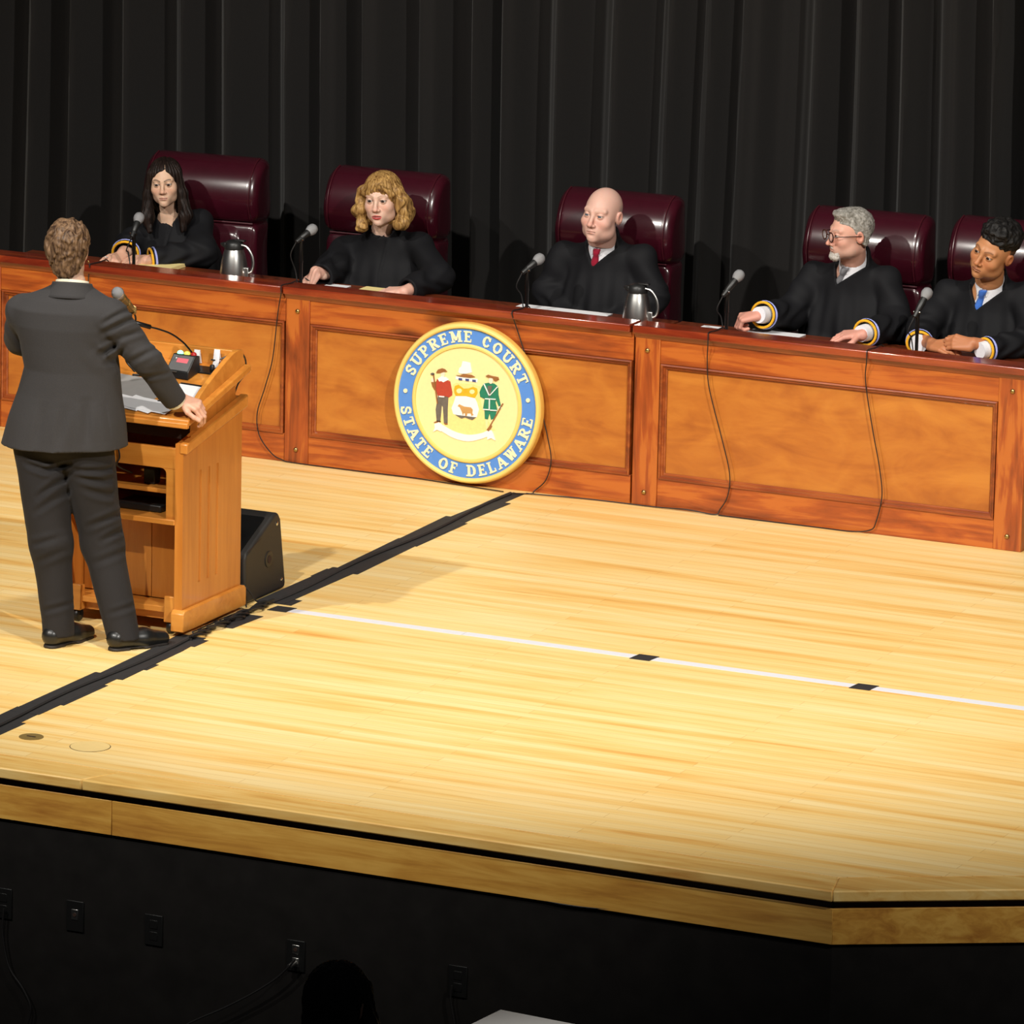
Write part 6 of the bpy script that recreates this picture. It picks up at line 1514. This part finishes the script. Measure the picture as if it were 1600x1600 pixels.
    v, f = mesh_sdf(trous, (0.32, -3.62, 0.03), (1.12, -3.1, 0.95), 0.006); lobj('trousers', v, f, 'trouser_grey', body)
    # loafers
    for b, dr in ((AR, V(0.55, 0.83, 0)), (AL, V(0.25, 0.97, 0))):
        dr = dr/np.linalg.norm(dr); o_ = V(b[0], b[1], 0)
        if b is AL: o_ = o_+V(0, 0, 0)
        def shoe(P):
            h0, h1, h2 = o_-dr*0.040, o_+dr*0.08, o_+dr*0.165
            d = s_cap(P, h0+V(0, 0, 0.042), h1+V(0, 0, 0.036), 0.036, 0.040); d = smin(d, s_cap(P, h1+V(0, 0, 0.032), h2+V(0, 0, 0.026), 0.041, 0.028), 0.02)
            d = smin(d, s_cap(P, h0+V(0, 0, 0.05), h0+dr*0.03+V(0, 0, 0.075), 0.034, 0.030), 0.02)
            return np.maximum(d, 0.010-P[:, 2])
        v, f = mesh_sdf(shoe, np.minimum(o_-0.10, o_+dr*0.2-0.07)-V(0, 0, 0), np.maximum(o_+0.10, o_+dr*0.2+0.07)+V(0, 0, 0.06), 0.004)
        sh = lobj('shoe', v, f, 'shoe_leather', body)
        def sole(P):
            h0, h1, h2 = o_-dr*0.040, o_+dr*0.08, o_+dr*0.165
            d = smin(s_cap(P, h0, h1, 0.033, 0.038), s_cap(P, h1, h2, 0.038, 0.026), 0.02); d = np.maximum(d, P[:, 2]-0.012); al = (P-o_.astype(F32))@dr.astype(F32)
            d = np.maximum(d, 0.0006-P[:, 2]); return np.maximum(d, -np.maximum(np.abs(al-0.035)-0.03, P[:, 2]-0.006))
        v, f = mesh_sdf(sole, o_-V(0.12, 0.12, 0.01), o_+V(0.2, 0.24, 0.03), 0.004); lobj('sole', v, f, 'sole', sh)
    # glasses temple tip and lapel microphone wire are too small to tell; pearl earring
    obj('earring', MB().lathe([(0.001, -0.005), (0.004, -0.003), (0.005, 0), (0.004, 0.003), (0.001, 0.005)], tuple(H+Rm@(V(-0.084, 0.008, -0.040)*p['s'])), (0, 0, 1), 10), 'brass', body, smooth=True)
speaker()
# ------------------------------------------------------------------ an onlooker's head in the pit
def onlooker():
    Y0 = -8.6; H = px3(530, 1566, Y0); Rm = rotm(180, 0, 0); p = dict(s=1.0, skin=(0.45, 0.28, 0.2)); N = H+V(0, -0.02, -0.17)
    nl = Rm.T@(N-H); v, f = mesh_sdf(head_fn(p, nl), (-0.11, -0.135, -0.2), (0.11, 0.14, 0.135), 0.004); parts = [(to_world(v, H, Rm, 1.0), f)]; cols = [head_cols(p, v)]
    fl = -1.1495
    def bf(P):
        d = s_cap(P, N+V(0, 0, -0.12), V(N[0], Y0-0.05, fl+0.45), 0.11, 0.13)
        for sx in SX2:
            S_ = N+V(sx*0.17, 0, -0.08); d = smin(d, s_cap(P, S_, S_+V(sx*0.05, 0.05, -0.28), 0.05, 0.04), 0.05); d = smin(d, s_cap(P, S_+V(sx*0.05, 0.05, -0.28), V(N[0]+sx*0.1, Y0+0.25, fl+0.55), 0.04, 0.03), 0.02)
            K = V(N[0]+sx*0.1, Y0+0.35, fl+0.48); d = smin(d, s_cap(P, V(N[0]+sx*0.08, Y0-0.05, fl+0.45), K, 0.08, 0.06), 0.04); d = smin(d, s_cap(P, K, V(N[0]+sx*0.1, Y0+0.33, fl+0.05), 0.055, 0.04), 0.02)
        return smin(d, s_cap(P, N, N+V(0, 0, -0.12), 0.05, 0.08), 0.05)
    v, f = mesh_sdf(bf, (N[0]-0.4, Y0-0.3, fl), (N[0]+0.4, Y0+0.5, N[2]+0.05), 0.016); parts.append((v, f)); cols.append(np.tile(np.array(p['skin'], F32), (len(v), 1)))
    base = (float(N[0]), Y0, fl); me = np_mesh('person', base_shift(parts, base), 'skin', cols); body = bpy.data.objects.new('person', me); COL.objects.link(body); body.location = base
    tag(body, 'dark-haired person in black sitting in the unlit pit, only the head showing', 'person')
    v, f = mesh_sdf(lambda P: bf(P)-0.02, (N[0]-0.42, Y0-0.32, fl+0.02), (N[0]+0.42, Y0+0.52, N[2]+0.0), 0.014); lobj('clothes', v, f, 'robe_black', body)
    v, f = mesh_sdf(hair_long(p), *HB, 0.005); lobj('hair', to_world(v, H, Rm, 1.05), f, 'hair_black', body)
    t = thing('pit_seat', 'black seat in the pit under the dark-haired onlooker', 'seat', base)
    obj('seat_pan', MB().box((base[0]-0.24, Y0-0.2, fl+0.30), (base[0]+0.24, Y0+0.22, fl+0.345)), 'black_plastic', t, bevel=0.01)
    obj('seat_back', MB().box((base[0]-0.24, Y0-0.24, fl+0.36), (base[0]+0.24, Y0-0.20, fl+0.85)), 'black_plastic', t, bevel=0.01)
    for sx in SX2:
        for sy in (-0.18, 0.2): obj('leg', MB().tube([(base[0]+sx*0.2, Y0+sy, fl), (base[0]+sx*0.2, Y0+sy, fl+0.31)], 0.014, 8), 'black_metal', t, smooth=True)
onlooker()
